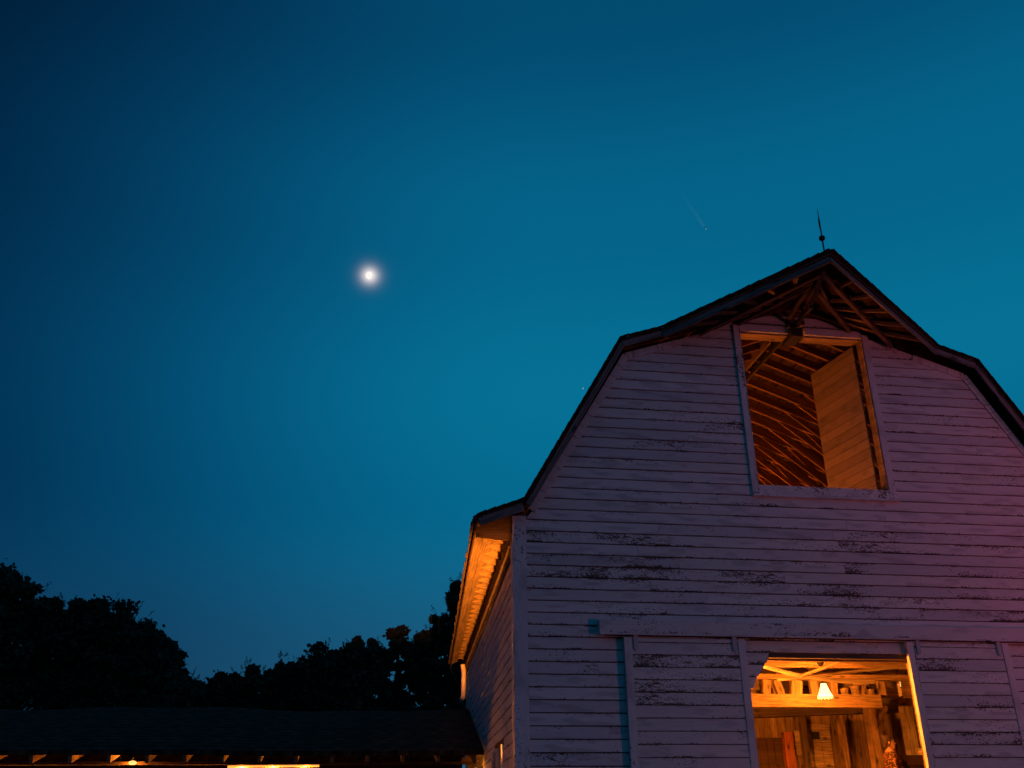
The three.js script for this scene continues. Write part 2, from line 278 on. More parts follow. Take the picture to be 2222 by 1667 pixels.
// left wall, right wall, back wall, floors
const wx = (z) => SK * -z;
const leftWall = put('left_wall', hexa([V(wx(BACK) + 0.02, FLOOR - 0.1, BACK), V(wx(BACK) + 0.14, FLOOR - 0.1, BACK), V(0.15, FLOOR - 0.1, -0.152), V(0.03, FLOOR - 0.1, -0.152), V(wx(BACK) + 0.02, KY - 0.1, BACK), V(wx(BACK) + 0.14, KY - 0.1, BACK), V(0.15, KY - 0.1, -0.152), V(0.03, KY - 0.1, -0.152)], (p) => [p.z, p.y]), rough, barn);
for (let k = 0; ; k++) {
  const y = Y00 + (k - 1) * PITCH; if (y > KY - 0.75) break; const h = PITCH - 0.012;
  const cuts = [-0.03, -rr(3, 5), -rr(6.5, 9), BACK]; // three boards a course
  for (let i = 0; i < 3; i++) {
    const za = cuts[i] - (i ? 0.0015 : 0), zb = cuts[i + 1] + 0.0015, t = rr(0, 0.004), off = rr(0, 6.4), uvf = (p) => [(p.z + off) / 6.4, Math.min(0.99, Math.max(0.01, (p.y - y) / h))];
    const X = (z, o) => wx(z) + 0.019 - o;
    if (i === 0 && y > 0.2 && y < 1.15 - 0.03) { // window in the side wall
      const w0 = -1.75, w1 = -3.35;
      for (const [a, b] of [[za, w0], [w1, zb]]) put('clapboard', hexa([V(X(b, 0.021 + t), y, b), V(X(b, -0.01), y, b), V(X(a, -0.01), y, a), V(X(a, 0.021 + t), y, a), V(X(b, 0.018), y + h, b), V(X(b, -0.01), y + h, b), V(X(a, -0.01), y + h, a), V(X(a, 0.018), y + h, a)], uvf), paints[R() < 0.6 ? 0 : 1], leftWall);
      continue;
    }
    put('clapboard', hexa([V(X(zb, 0.021 + t), y, zb), V(X(zb, -0.01), y, zb), V(X(za, -0.01), y, za), V(X(za, 0.021 + t), y, za), V(X(zb, 0.018), y + h, zb), V(X(zb, -0.01), y + h, zb), V(X(za, -0.01), y + h, za), V(X(za, 0.018), y + h, za)], uvf), paints[R() < 0.6 ? 0 : 1], leftWall);
  }
}
{ // side window (its head just shows at the bottom of the picture)
  const X = (z) => wx(z);
  const wdw = put('window', hexa([V(X(-3.3) - 0.012, 0.2, -3.3), V(X(-3.3) + 0.015, 0.2, -3.3), V(X(-1.8) + 0.015, 0.2, -1.8), V(X(-1.8) - 0.012, 0.2, -1.8), V(X(-3.3) - 0.012, 1.10, -3.3), V(X(-3.3) + 0.015, 1.10, -3.3), V(X(-1.8) + 0.015, 1.10, -1.8), V(X(-1.8) - 0.012, 1.10, -1.8)]), darkGlass, leftWall);
  for (const z of [-1.76, -2.55, -3.34]) beam('window_frame', V(X(z) - 0.025, 0.2, z), V(X(z) - 0.025, 1.12, z), 0.07, 0.05, trimPaint, leftWall, V(1, 0, 0));
  put('side_corner_board', block(-0.032, -0.004, FLOOR - 0.1, KY - 0.35, -0.16, -0.021, (p) => [p.y / 6.4, p.z * 3]), trimPaint, leftWall);
}
const rightWall = put('right_wall', block(W - 0.14, W - 0.02, FLOOR - 0.1, KY - 0.1, BACK, -0.152, (p) => [p.z, p.y]), rough, barn);
put('back_wall', (() => { const s = new THREE.Shape(); [[0.75, FLOOR - 0.1], [0.75, KY - 0.1], [BX + 0.1, BY - 0.12], [CX, RY - 0.12], [W - BX - 0.1, BY - 0.12], [W - 0.12, KY - 0.1], [W - 0.12, FLOOR - 0.1]].forEach(([x, y], i) => i ? s.lineTo(x, y) : s.moveTo(x, y)); const g = new THREE.ExtrudeGeometry(s, { depth: 0.1, bevelEnabled: false }); g.translate(0, 0, BACK - 0.1); return g; })(), rough, barn);
const slabFloor = (y0, y1) => hexa([V(wx(BACK) + 0.15, y0, BACK + 0.01), V(W - 0.16, y0, BACK + 0.01), V(W - 0.16, y0, -0.16), V(0.17, y0, -0.16), V(wx(BACK) + 0.15, y1, BACK + 0.01), V(W - 0.16, y1, BACK + 0.01), V(W - 0.16, y1, -0.16), V(0.17, y1, -0.16)]);
put('floor', slabFloor(FLOOR - 0.1, FLOOR), warmWoodB, barn);
put('loft_floor', slabFloor(2.78, 2.86), warmWoodB, barn);
put('foundation', block(0.65, W - 0.05, -1.0, FLOOR - 0.104, BACK - 0.08, -0.03), stone, barn);
put('door_ramp', hexa([V(3.0, -0.62, 0.03), V(5.8, -0.62, 0.03), V(5.8, -0.75, 1.6), V(3.0, -0.75, 1.6), V(3.0, -0.32, 0.03), V(5.8, -0.32, 0.03), V(5.8, -0.60, 1.6), V(3.0, -0.60, 1.6)]), stone, barn);

// roof: four slopes and two kicks, thick sheets following the gambrel
const RF = 0.25;                                                        // overhang in front of the wall
const roof = (() => {
  const T = 0.045, slab = (a, b, sk0, sk1) => { // a, b: [x, y] of the top face; slab hangs below it
    const n = V(b[1] - a[1], -(b[0] - a[0]), 0).normalize(); if (n.y > 0) n.negate(); n.multiplyScalar(T);
    const z0 = ROOFBACK, z1 = RF, S = (q, z, s) => V(q[0] + s * (-z), q[1], z);
    const A0 = S(a, z0, sk0), B0 = S(b, z0, sk1), A1 = S(a, z1, sk0), B1 = S(b, z1, sk1);
    return hexa([A0.clone().add(n), B0.clone().add(n), B1.clone().add(n), A1.clone().add(n), A0, B0, B1, A1]);
  };
  const k = [KX - 0.03, KY + 0.06], b = [BX - 0.04, BY + 0.04], r = [CX, RY];
  const g = [slab([-0.56, 3.935], k, 0.066, SK), slab(k, b, SK, 0.0), slab(b, r, 0, 0), slab([CX, RY], [W - b[0], b[1]], 0, 0), slab([W - b[0], b[1]], [W - k[0], k[1]], 0, 0), slab([W - k[0], k[1]], [W + 0.56, 3.935], 0, 0)];
  return put('roof', mergeGeometries(g), roofing, barn);
})();
{ // hay hood: the upper slopes run out to a point in front of the wall
  const tip = V(CX, RY, 1.50), slope = (RY - BY) / (CX - BX), T = 0.04;
  for (const s of [-1, 1]) {
    const P = (x, z, dy = 0) => V(CX + s * (CX - x), BY + (x - BX) * slope + dy, z);
    const A = P(2.36, RF), B = P(CX, RF), C = P(CX, 1.50), dn = V(0, -T, 0);
    const tri = [A, B, C].map((p) => p.clone()), low = tri.map((p) => p.clone().add(dn)), pos = [], uv = [], push = (...q) => q.forEach((p) => { pos.push(p.x, p.y, p.z); uv.push(p.x, p.z); });
    if (s < 0) { push(tri[0], tri[2], tri[1], low[0], low[1], low[2], tri[0], low[0], low[2], tri[0], low[2], tri[2], tri[1], tri[2], low[2], tri[1], low[2], low[1], tri[0], tri[1], low[1], tri[0], low[1], low[0]); }
    else { push(tri[0], tri[1], tri[2], low[0], low[2], low[1], tri[0], tri[2], low[2], tri[0], low[2], low[0], tri[1], low[1], low[2], tri[1], low[2], tri[2], tri[0], low[0], low[1], tri[0], low[1], tri[1]); }
    const g = new THREE.BufferGeometry(); g.setAttribute('position', new THREE.Float32BufferAttribute(pos, 3)); g.setAttribute('uv', new THREE.Float32BufferAttribute(uv, 2)); g.computeVertexNormals();
    const hood = put('hay_hood', g, roofing, barn);
    // fascia along the slanting edge, two rafters behind it, blocking between them
    const line = (off) => [P(2.30 + off * 2.0, RF - 0.02, -0.13), P(CX - 0.02, 1.47 - off, -0.13)];
    const up = V(-s * slope, 1, 0).normalize();
    const [f0, f1] = line(0); beam('fascia', P(2.33, RF, -0.075), P(CX, 1.485, -0.075), 0.03, 0.13, trimPaintDull, hood, up);
    beam('drip_board', P(2.30, RF + 0.02, -0.012), P(CX, 1.52, -0.012), 0.02, 0.025, rough, hood, up);
    for (const off of [0.30, 0.62]) { const [p, q] = line(off); const pc = p.clone(); if (pc.z < 0.03) pc.z = 0.03; beam('hood_rafter', P(2.33 + off * 2.15, 0.05, -0.135), P(CX - 0.03, 1.49 - off * 1.12, -0.135), 0.055, 0.12, rough, hood, up); }
    for (let k = 1; k <= 5; k++) {
      const t = k / 6.2, a = P(2.33, RF, -0.115).lerp(P(CX, 1.47, -0.115), t), b = P(2.33 + 0.30 * 2.15, 0.05, -0.115).lerp(P(CX - 0.03, 1.154, -0.115), t * 0.96 + 0.02), c = P(2.33 + 0.62 * 2.15, 0.05, -0.115).lerp(P(CX - 0.03, 0.796, -0.115), t * 0.94 + 0.03);
      beam('blocking', a, b, 0.07, 0.045, rough, hood, up); if (k < 5) beam('blocking', b, c, 0.07, 0.045, rough, hood, up);
    }
    for (let k = 0; k < 17; k++) { // shingle ends along the hood edge
      const t = (k + 0.5) / 17, a = P(2.36, RF, 0).lerp(P(CX, 1.50, 0), t), d = V().subVectors(P(CX, 1.50, 0), P(2.36, RF, 0)).normalize().multiplyScalar(0.088);
      beam('shingle', a.clone().sub(d).add(V(0, 0.012 + rr(0, 0.012), 0.008)), a.clone().add(d).add(V(0, 0.022 + rr(0, 0.014), 0.008)), 0.16, 0.016, roofing, hood, up);
    }
  }
  beam('ridge_cap', V(CX - 0.001, RY + 0.035, 1.54), V(CX + 0.001, RY + 0.035, ROOFBACK), 0.12, 0.05, roofing, roof);
}
{ // rake boards under the roof edge in front, shingle ends along it
  for (const f of [(x) => x, (x) => W - x]) {
    const seg = (a, b, n) => { for (let i = 0; i < n; i++) { const p = V(f(a[0] + (b[0] - a[0]) * i / n), a[1] + (b[1] - a[1]) * i / n + 0.006, RF + 0.012), q = V(f(a[0] + (b[0] - a[0]) * (i + 0.97) / n), a[1] + (b[1] - a[1]) * (i + 0.97) / n + 0.014 + rr(0, 0.008), RF + 0.012); beam('rake_shingle', p, q, 0.05, 0.022, roofing, roof); } };
    seg([-0.56, 3.93], [KX - 0.03, KY + 0.055], 5); seg([KX - 0.03, KY + 0.06], [BX - 0.04, BY + 0.04], 18); seg([BX - 0.04, BY + 0.04], [2.36, 7.07], 5);
    beam('rake_fascia', V(f(KX + 0.03), KY - 0.02, RF - 0.02), V(f(BX + 0.0), BY - 0.05, RF - 0.02), 0.03, 0.08, trimPaintDull, roof, V(0, 0, 1).cross(V(f(BX) - f(KX), BY - KY, 0)).normalize());
    beam('rake_fascia', V(f(BX + 0.0), BY - 0.05, RF - 0.02), V(f(2.4), BY - 0.04 + (2.4 - BX) * 0.35, RF - 0.02), 0.03, 0.09, trimPaintDull2(), roof);
    beam('eave_fascia', V(f(-0.53), 3.86, RF - 0.02), V(f(KX - 0.04), KY - 0.03, RF - 0.02), 0.035, 0.14, trimPaintDull2(), roof);
  }
}
function trimPaintDull2() { return trimPaintDull; }
{ // left eave: tapering rafter tails, boards above them, shingles along the edge, ledge and gutter line on the wall
  const ex = (z) => -0.56 + 0.068 * -z, kx = (z) => KX - 0.03 + SK * -z;
  for (let b = 0; b < 4; b++) { // soffit boards run along the wall
    const t0 = b / 4 + 0.004, t1 = (b + 1) / 4 - 0.004, at = (t, z, dy) => V(ex(z) + (kx(z) - ex(z)) * t, 3.935 + (KY + 0.06 - 3.935) * t - dy, z);
    for (let i = 0; i < 4; i++) { const za = RF - 0.03 - i * 3.2, zb = Math.max(ROOFBACK + 0.02, za - 3.196); put('soffit_board', hexa([at(t0, zb, 0.088), at(t1, zb, 0.088), at(t1, za, 0.088), at(t0, za, 0.088), at(t0, zb, 0.066), at(t1, zb, 0.066), at(t1, za, 0.066), at(t0, za, 0.066)], (p) => [p.z + i, p.x * 1.3 + b]), soffitWood, roof); }
  }
  for (let k = 0; k < 31; k++) {
    const z = RF - 0.32 - k * 0.44, zz = z - 0.05, at = (t, q, dy) => V(ex(q) + (kx(q) - ex(q)) * t, 3.935 + (KY + 0.06 - 3.935) * t - dy, q); if (z < ROOFBACK + 0.1) break;
    const uvf = (p) => [p.x * 1.2 + k, p.y], wedge = (t0, t1, d0, d1) => hexa([at(t0, zz, d0), at(t1, zz, d1), at(t1, z, d1), at(t0, z, d0), at(t0, zz, 0.089), at(t1, zz, 0.089), at(t1, z, 0.089), at(t0, z, 0.089)], uvf);
    put('rafter_tail', k ? wedge(0.36, 0.98, 0.0895, 0.34) : wedge(0.035, 0.98, 0.22, 0.52), k ? tailWood : roughDark, roof);
  }
  for (let k = 0; k < 92; k++) { const za = RF - k * 0.139, zb = za - 0.132 + rr(-0.01, 0.012), o = rr(0, 0.025), d = rr(0, 0.012); put('eave_shingle', hexa([V(ex(zb) - 0.03 - o, 3.88 - d, zb), V(ex(zb) + 0.10, 3.905, zb), V(ex(za) + 0.10, 3.905, za), V(ex(za) - 0.03 - o, 3.88 - d, za), V(ex(zb) - 0.03 - o, 3.92, zb), V(ex(zb) + 0.10, 3.985, zb), V(ex(za) + 0.10, 3.985, za), V(ex(za) - 0.03 - o, 3.92, za)]), shingleWood, roof); }
  beam('eave_board', V(ex(RF) + 0.012, 3.83, RF - 0.04), V(ex(ROOFBACK) + 0.012, 3.83, ROOFBACK + 0.03), 0.022, 0.08, roughDark, roof, V(0, 1, 0));
  const ledge = (y, e, t, n, z1 = -0.05) => put(n, hexa([V(wx(BACK) - e, y, BACK), V(wx(BACK) + 0.02, y, BACK), V(0.02, y, z1), V(-e, y, z1), V(wx(BACK) - e, y + t, BACK), V(wx(BACK) + 0.02, y + t, BACK), V(0.02, y + t, z1), V(-e, y + t, z1)], (p) => [p.z, p.x]), soffitWood, leftWall);
  ledge(3.60, 0.060, 0.025, 'ledge', -0.17); ledge(3.53, 0.018, 0.068, 'frieze_board', -0.17);
  put('upper_frieze', hexa([V(wx(BACK) - 0.012, 3.632, BACK), V(wx(BACK) + 0.018, 3.632, BACK), V(0.018, 3.632, -0.16), V(-0.012, 3.632, -0.16), V(wx(BACK) - 0.012, 4.10, BACK), V(wx(BACK) + 0.018, 4.10, BACK), V(0.018, 4.10, -0.16), V(-0.012, 4.10, -0.16)], (p) => [p.z, p.y]), roughDark, leftWall);  // dark wood colour stands in for the shade above the ledge
  // downspout at the far end
  const zd = -10.9, dx = wx(zd) - 0.10, curve = new THREE.CatmullRomCurve3([V(dx - 0.03, 3.62, zd), V(dx, 3.5, zd), V(dx, 3.2, zd), V(dx, 2.95, zd), V(dx - 0.02, 2.85, zd + 0.03), V(dx - 0.07, 2.79, zd + 0.08)]);
  put('downspout', new THREE.TubeGeometry(curve, 30, 0.056, 12), galv, barn);
  const cable = new THREE.CatmullRomCurve3([V(ex(-12.4), 3.80, -12.4), V(ex(-12) + 0.10, 3.45, -11.9), V(dx - 0.02, 2.98, zd + 0.03)]);
  put('cable', new THREE.TubeGeometry(cable, 24, 0.006, 6), iron, barn);
}
{ // roof framing: a bent every 0.6 m
  const th = 0.15, off = 0.06 + th / 2 + 0.004;
  const frame = put('ridge_board', block(CX - 0.02, CX + 0.02, RY - 0.30, RY - 0.09, BACK + 0.02, -0.17), rough, barn);
  for (let z = -0.42, i = 0; z > BACK + 0.1; z -= 0.42, i++) for (const f of [(x) => x, (x) => W - x]) {
    const a = V(f(KX + 0.25), KY - 0.10, z), b = V(f(BX + 0.12), BY - off - 0.05, z), c = V(f(CX - 0.03), RY - off - 0.01, z), m = i % 3 ? rafterWood : rafterWoodB;
    beam('rafter', a, b, 0.05, th, m, frame); beam('rafter', b, c, 0.05, th, m, frame);
    const g1 = a.clone().lerp(b, 0.76), g2 = b.clone().lerp(c, 0.30); g1.z = g2.z = z + 0.032; beam('gusset', g1, g2, 0.02, 0.13, rafterWoodB, frame);
    const h1 = a.clone().lerp(b, 0.52), h2 = b.clone().lerp(c, 0.62); h1.z = h2.z = z - 0.034; beam('brace', h1, h2, 0.03, 0.09, m, frame);
    if (i % 2) { const d = a.clone().lerp(b, 0.22), e = b.clone().lerp(c, 0.40); d.z = z - 0.06; e.z = z - 0.06; beam('brace', d, e, 0.032, 0.09, m, frame); }
    const g3 = a.clone().lerp(b, 0.42), g4 = a.clone().lerp(b, 0.58); g3.z = g4.z = z + 0.031; beam('gusset', g3, g4, 0.018, 0.12, rafterWoodB, frame);
  }
  for (const f of [(x) => x, (x) => W - x]) { // sheathing boards under the roof, running along the barn
    for (let i = 0; i < 12; i++) { const t = (i + 0.5) / 12, p = V(f(KX + 0.11 + (BX - KX) * t), KY + 0.0 + (BY - KY) * t, 0), n = V(f(BX) - f(KX), BY - KY, 0).normalize(); beam('sheathing_board', V(p.x, p.y - 0.03, -0.17), V(p.x, p.y - 0.03, BACK + 0.02), 0.20, 0.02, sheath, frame, V(-n.y, n.x, 0)); }
    for (let i = 0; i < 12; i++) { const t = (i + 0.5) / 12, x = BX + 0.03 + (CX - BX - 0.06) * t, n = V(f(CX) - f(BX), RY - BY, 0).normalize(); beam('sheathing_board', V(f(x), BY - 0.085 + (x - BX) * (RY - BY) / (CX - BX), -0.17), V(f(x), BY - 0.085 + (x - BX) * (RY - BY) / (CX - BX), BACK + 0.02), 0.21, 0.018, sheath, frame, V(-n.y, n.x, 0)); }
  }
  // hay track under the ridge, with hangers, sway braces in the hood
  const tr = put('hay_track', block(CX - 0.022, CX + 0.022, 7.32, 7.38, -9.5, 0.72), iron, barn);
  for (let z = 0.4; z > -9.4; z -= 1.22) beam('track_hanger', V(CX, 7.38, z), V(CX, 7.58, z), 0.03, 0.03, iron, tr, V(1, 0, 0));
  for (const s of [-1, 1]) { beam('track_brace', V(CX + s * 0.10, 7.43, 0.03), V(CX + s * 0.04, 7.66, 0.85), 0.035, 0.06, roughDark, tr, V(1, 0, 0)); beam('track_brace', V(CX + s * 0.42, 7.56, 0.5), V(CX + s * 0.05, 7.66, 0.95), 0.04, 0.07, rough, tr); }
  beam('track_brace', V(CX, 7.36, 0.66), V(CX, 7.68, 1.25), 0.04, 0.06, roughDark, tr, V(1, 0, 0));
  put('trolley', block(CX - 0.09, CX + 0.09, 7.14, 7.29, -0.24, 0.12), iron, tr);
}
{ // hayloft door leaf, hinged on the right jamb and swung in
  const leaf = new THREE.Group(); leaf.name = 'hayloft_door'; leaf.userData.label = 'board door leaf swung into the hayloft'; leaf.position.set(hay.x1 - 0.075, 0, -0.17); leaf.rotation.y = -80 * D2R; barn.add(leaf);
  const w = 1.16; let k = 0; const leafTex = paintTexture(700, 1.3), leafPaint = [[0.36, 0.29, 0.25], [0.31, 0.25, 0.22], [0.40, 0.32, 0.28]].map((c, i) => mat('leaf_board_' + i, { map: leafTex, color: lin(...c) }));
  for (let y = hay.y0 + 0.03; y < hay.y1 - 0.08; y += 0.152, k++) { const h = Math.min(0.143, hay.y1 - 0.05 - y); put('board', block(-w, 0, y, y + h, -0.028 + rr(0, 0.003), 0, (p) => [(p.x + k * 0.83) / 6.4, 0.2 + (p.y - y) * 3]), leafPaint[k % 3], leaf); }
  put('batten', block(-w + 0.12, -w + 0.26, hay.y0 + 0.1, hay.y1 - 0.12, -0.054, -0.030), rough, leaf); put('batten', block(-0.26, -0.12, hay.y0 + 0.1, hay.y1 - 0.12, -0.054, -0.030), rough, leaf);
  for (const y of [hay.y0 + 0.35, hay.y1 - 0.45]) put('hinge', block(-0.30, 0.02, y, y + 0.035, -0.062, -0.055), iron, leaf);
}
// ---------------------------------------------------------------- inside the barn, seen through the doorway
{
  for (let z = -0.62; z > -8; z -= 0.78) beam('joist', V(0.2 + wx(z), 2.67, z), V(W - 0.2, 2.67, z), 0.07, 0.21, z > -4 ? warmWood : warmWoodB, barn);
  beam('tie_beam', V(0.45, 2.01, -4.0), V(7.27, 2.02, -4.0), 0.20, 0.22, warmWood, barn);
  const plate = beam('upper_plate', V(0.45, 2.42, -4.02), V(9.0, 2.44, -4.02), 0.16, 0.09, warmWoodB, barn);
  [[4.72, 0], [5.14, 0.03], [5.42, -0.07], [5.70, 0.04], [6.05, 0], [6.42, 0.02], [6.95, -0.02], [7.35, 0.0]].forEach(([x, t], i) => beam('stud', V(x, 2.122, -4.0), V(x + t, 2.376, -4.0), 0.09, i % 3 ? 0.13 : 0.2, warmWoodB, barn, V(1, 0, 0)));
  for (let i = 0; i < 14; i++) { if (i % 4 === 1) continue; const x = 4.3 + i * 0.30; put('infill_board', block(x, x + 0.27, 2.12, 2.70, -4.26 - (i % 3) * 0.05, -4.235 - (i % 3) * 0.05), plankMats[i % 4], barn); }
  beam('cross_beam', V(4.6, 1.98, -5.6), V(9.0, 2.14, -5.45), 0.22, 0.24, roughDark, barn);
  beam('cross_beam', V(8.0, 2.10, -0.3), V(8.55, 2.16, -5.9), 0.2, 0.22, warmWoodB, barn);
  // poles slung under the joists
  const pole = (pts, r) => put('pole', new THREE.TubeGeometry(new THREE.CatmullRomCurve3(pts), 24, r, 10), palePole, barn);
  pole([V(4.10, 2.37, -2.0), V(4.34, 2.30, -2), V(4.96, 2.17, -2.05), V(5.62, 2.11, -2.1), V(6.2, 2.10, -2.1)], 0.032);
  pole([V(4.6, 2.13, -2.2), V(4.98, 2.17, -2.2), V(5.9, 2.27, -2.2), V(6.95, 2.38, -2.2)], 0.026);
  pole([V(4.9, 2.16, -2.0), V(5.02, 2.2, -2), V(5.40, 2.32, -1.9), V(5.9, 2.50, -1.8)], 0.026);
  // back partition of upright planks
  const part = put('partition_wall', block(4.0, W - 0.16, FLOOR, 2.5, -6.08, -6.03), roughDark, barn);
  for (let x = 4.02, i = 0; x < W - 0.35; i++) { const w = rr(0.15, 0.23); put('plank', block(x, x + w - 0.008, FLOOR + 0.01, 2.3 + rr(-0.05, 0.1), -6.028, -6.002 + rr(0, 0.012), (p) => [p.y + i * 0.37, p.x]), plankMats[(i * 7) % 4], part); x += w; }
  const pale = mat('whitewashed_boards', { map: woodA, color: lin(0.72, 0.55, 0.34) });
  const dr = put('partition_door', block(6.60, 7.20, FLOOR + 0.02, 1.82, -5.99, -5.965), pale, barn);
  for (let i = 0; i < 3; i++) put('door_plank', block(6.602 + i * 0.2, 6.796 + i * 0.2, FLOOR + 0.03, 1.81, -5.963, -5.945 + 0.003 * i), pale, dr);
  put('door_window', block(6.81, 6.965, 1.535, 1.675, -5.946, -5.93), darkGlass, dr);
  put('door_rail', block(6.60, 7.20, 1.70, 1.80, -5.94, -5.925), pale, dr);
  put('wall_sheet', block(6.44, 6.585, 1.25, 1.70, -5.99, -5.96), pale, barn);
  const redwood = mat('red_stained_wood', { map: woodB, color: lin(0.66, 0.20, 0.07) }), stall = mat('dark_stall_boards', { map: woodB, color: lin(0.10, 0.045, 0.025) });
  const st = put('stall_front', block(4.9, 6.16, FLOOR, 1.56, -5.94, -5.91), stall, barn);
  for (let i = 0; i < 8; i++) put('plank', block(4.91 + i * 0.155, 5.055 + i * 0.155, FLOOR + 0.01, 1.55, -5.908, -5.89), stall, st);
  put('red_post', block(6.17, 6.355, FLOOR, 1.66, -5.94, -5.80, (p) => [p.y, p.x]), redwood, barn);
  put('post', block(6.46, 6.57, FLOOR, 1.95, -5.72, -5.60, (p) => [p.y, p.x]), roughDark, barn);
  put('post', block(7.26, 7.37, FLOOR, 1.96, -5.74, -5.62, (p) => [p.y, p.x]), warmWood, barn);
  put('post', block(7.50, 7.67, FLOOR, 2.10, -5.08, -4.92, (p) => [p.y, p.x]), warmWood, barn);
  beam('knee_brace', V(7.60, 1.62, -5.0), V(7.98, 2.08, -5.1), 0.09, 0.12, warmWood, barn);
  put('post', block(8.24, 8.42, FLOOR, 2.06, -5.08, -4.9, (p) => [p.y, p.x]), palePole, barn);
  put('post', block(2.75, 2.95, FLOOR, 2.0, -4.1, -3.9, (p) => [p.y, p.x]), warmWoodB, barn);
  put('side_board', block(8.6, 9.05, 2.12, 2.60, -5.95, -5.9), palePole, barn);
}
// pendant lamp in the doorway
{
  const at = [5.86, 2.02, -3.2];
  const lamp = thing('pendant_lamp', 'glowing bell shaped glass pendant lamp hanging in the barn doorway', 'lamp', null, at);
  const prof = []; for (let i = 0; i <= 12; i++) { const t = i / 12; prof.push(new THREE.Vector2(0.045 + 0.075 * Math.pow(t, 1.25), 0.20 - 0.20 * t)); }
  for (let i = 12; i >= 0; i--) { const t = i / 12; prof.push(new THREE.Vector2(0.039 + 0.075 * Math.pow(t, 1.25), 0.198 - 0.196 * t)); }
  put('lamp_shade', new THREE.LatheGeometry(prof, 32), glow('glowing_lamp_glass', [1, 0.66, 0.28], 2.4), lamp);
  put('bulb', new THREE.SphereGeometry(0.055, 16, 12), glow('lamp_bulb', [1, 0.75, 0.42], 14), lamp).position.set(0, 0.09, 0);
  for (let i = 0; i < 26; i++) { const a = i / 26 * Math.PI * 2, o = put('bead_fringe', new THREE.SphereGeometry(0.011, 8, 6), glow('lamp_bead_glass', [1, 0.5, 0.16], 0.9), lamp); o.scale.set(1, 1.7, 1); o.position.set(Math.cos(a) * 0.122, -0.018 - (i % 2) * 0.018, Math.sin(a) * 0.122); }
  put('cap', new THREE.CylinderGeometry(0.03, 0.05, 0.04, 16), iron, lamp).position.set(0, 0.215, 0);
  rod('cord', V(0, 0.23, 0), V(0, 0.52, 0), 0.005, iron, lamp);
  put('ceiling_rose', new THREE.CylinderGeometry(0.06, 0.035, 0.06, 12), iron, lamp).position.set(0, 0.52, 0);
  bulbLight(lamp, V(0, 0.09, 0), AMBER, 15, 2);
}
{ // unseen lamps: lintel bulb, loft lamp, plus two added fills for doorway and loft door
  const l2 = thing('lintel_bulb', 'bare bulb hanging behind the door lintel', 'lamp', null, [4.5, 2.42, -0.95]);
  put('bulb', new THREE.SphereGeometry(0.05, 16, 12), glow('lamp_bulb_b', [1, 0.7, 0.35], 10), l2); rod('cord', V(0, 0.05, 0), V(0, 0.36, 0), 0.006, iron, l2);
  bulbLight(l2, V(0, 0, 0), AMBER, 15, 2.5);
  const l4 = thing('fill_bulb', 'bare bulb added out of view behind the left sliding door as fill light', 'lamp', null, [3.55, 1.5, -1.6]);
  put('bulb', new THREE.SphereGeometry(0.05, 16, 12), glow('lamp_bulb_d', [1, 0.6, 0.28], 10), l4); rod('cord', V(0, 0.05, 0), V(0, 1.28, 0), 0.006, iron, l4);
  bulbLight(l4, V(0, 0, 0), AMBER, 85, 2.5);  // added fill, out of view, brightens the back partition and the woman
  const l3 = thing('loft_lamp', 'work lamp standing at the back of the hayloft floor', 'lamp', null, [3.4, 3.25, -8.6]);
  put('bulb', new THREE.SphereGeometry(0.06, 16, 12), glow('lamp_bulb_c', [1, 0.7, 0.35], 10), l3); rod('stand', V(0, -0.06, 0), V(0, -0.38, 0), 0.012, iron, l3); put('base', new THREE.CylinderGeometry(0.1, 0.12, 0.02, 20), iron, l3).position.set(0, -0.38, 0);
  bulbLight(l3, V(0, 0, 0), lin(1, 0.2, 0.012), 165, 3);
  const l5 = thing('loft_fill_lamp', 'small unseen lamp added on the hayloft floor to light the door leaf', 'lamp', null, [2.3, 3.2, -1.4]);
  put('bulb', new THREE.SphereGeometry(0.05, 16, 12), glow('lamp_bulb_e', [1, 0.6, 0.28], 10), l5); rod('stand', V(0, -0.05, 0), V(0, -0.33, 0), 0.012, iron, l5); put('base', new THREE.CylinderGeometry(0.08, 0.1, 0.02, 20), iron, l5).position.set(0, -0.33, 0);
  bulbLight(l5, V(0, 0, 0), lin(1, 0.22, 0.014), 24, 3);  // added fill, out of view, brightens the swung hayloft door
}
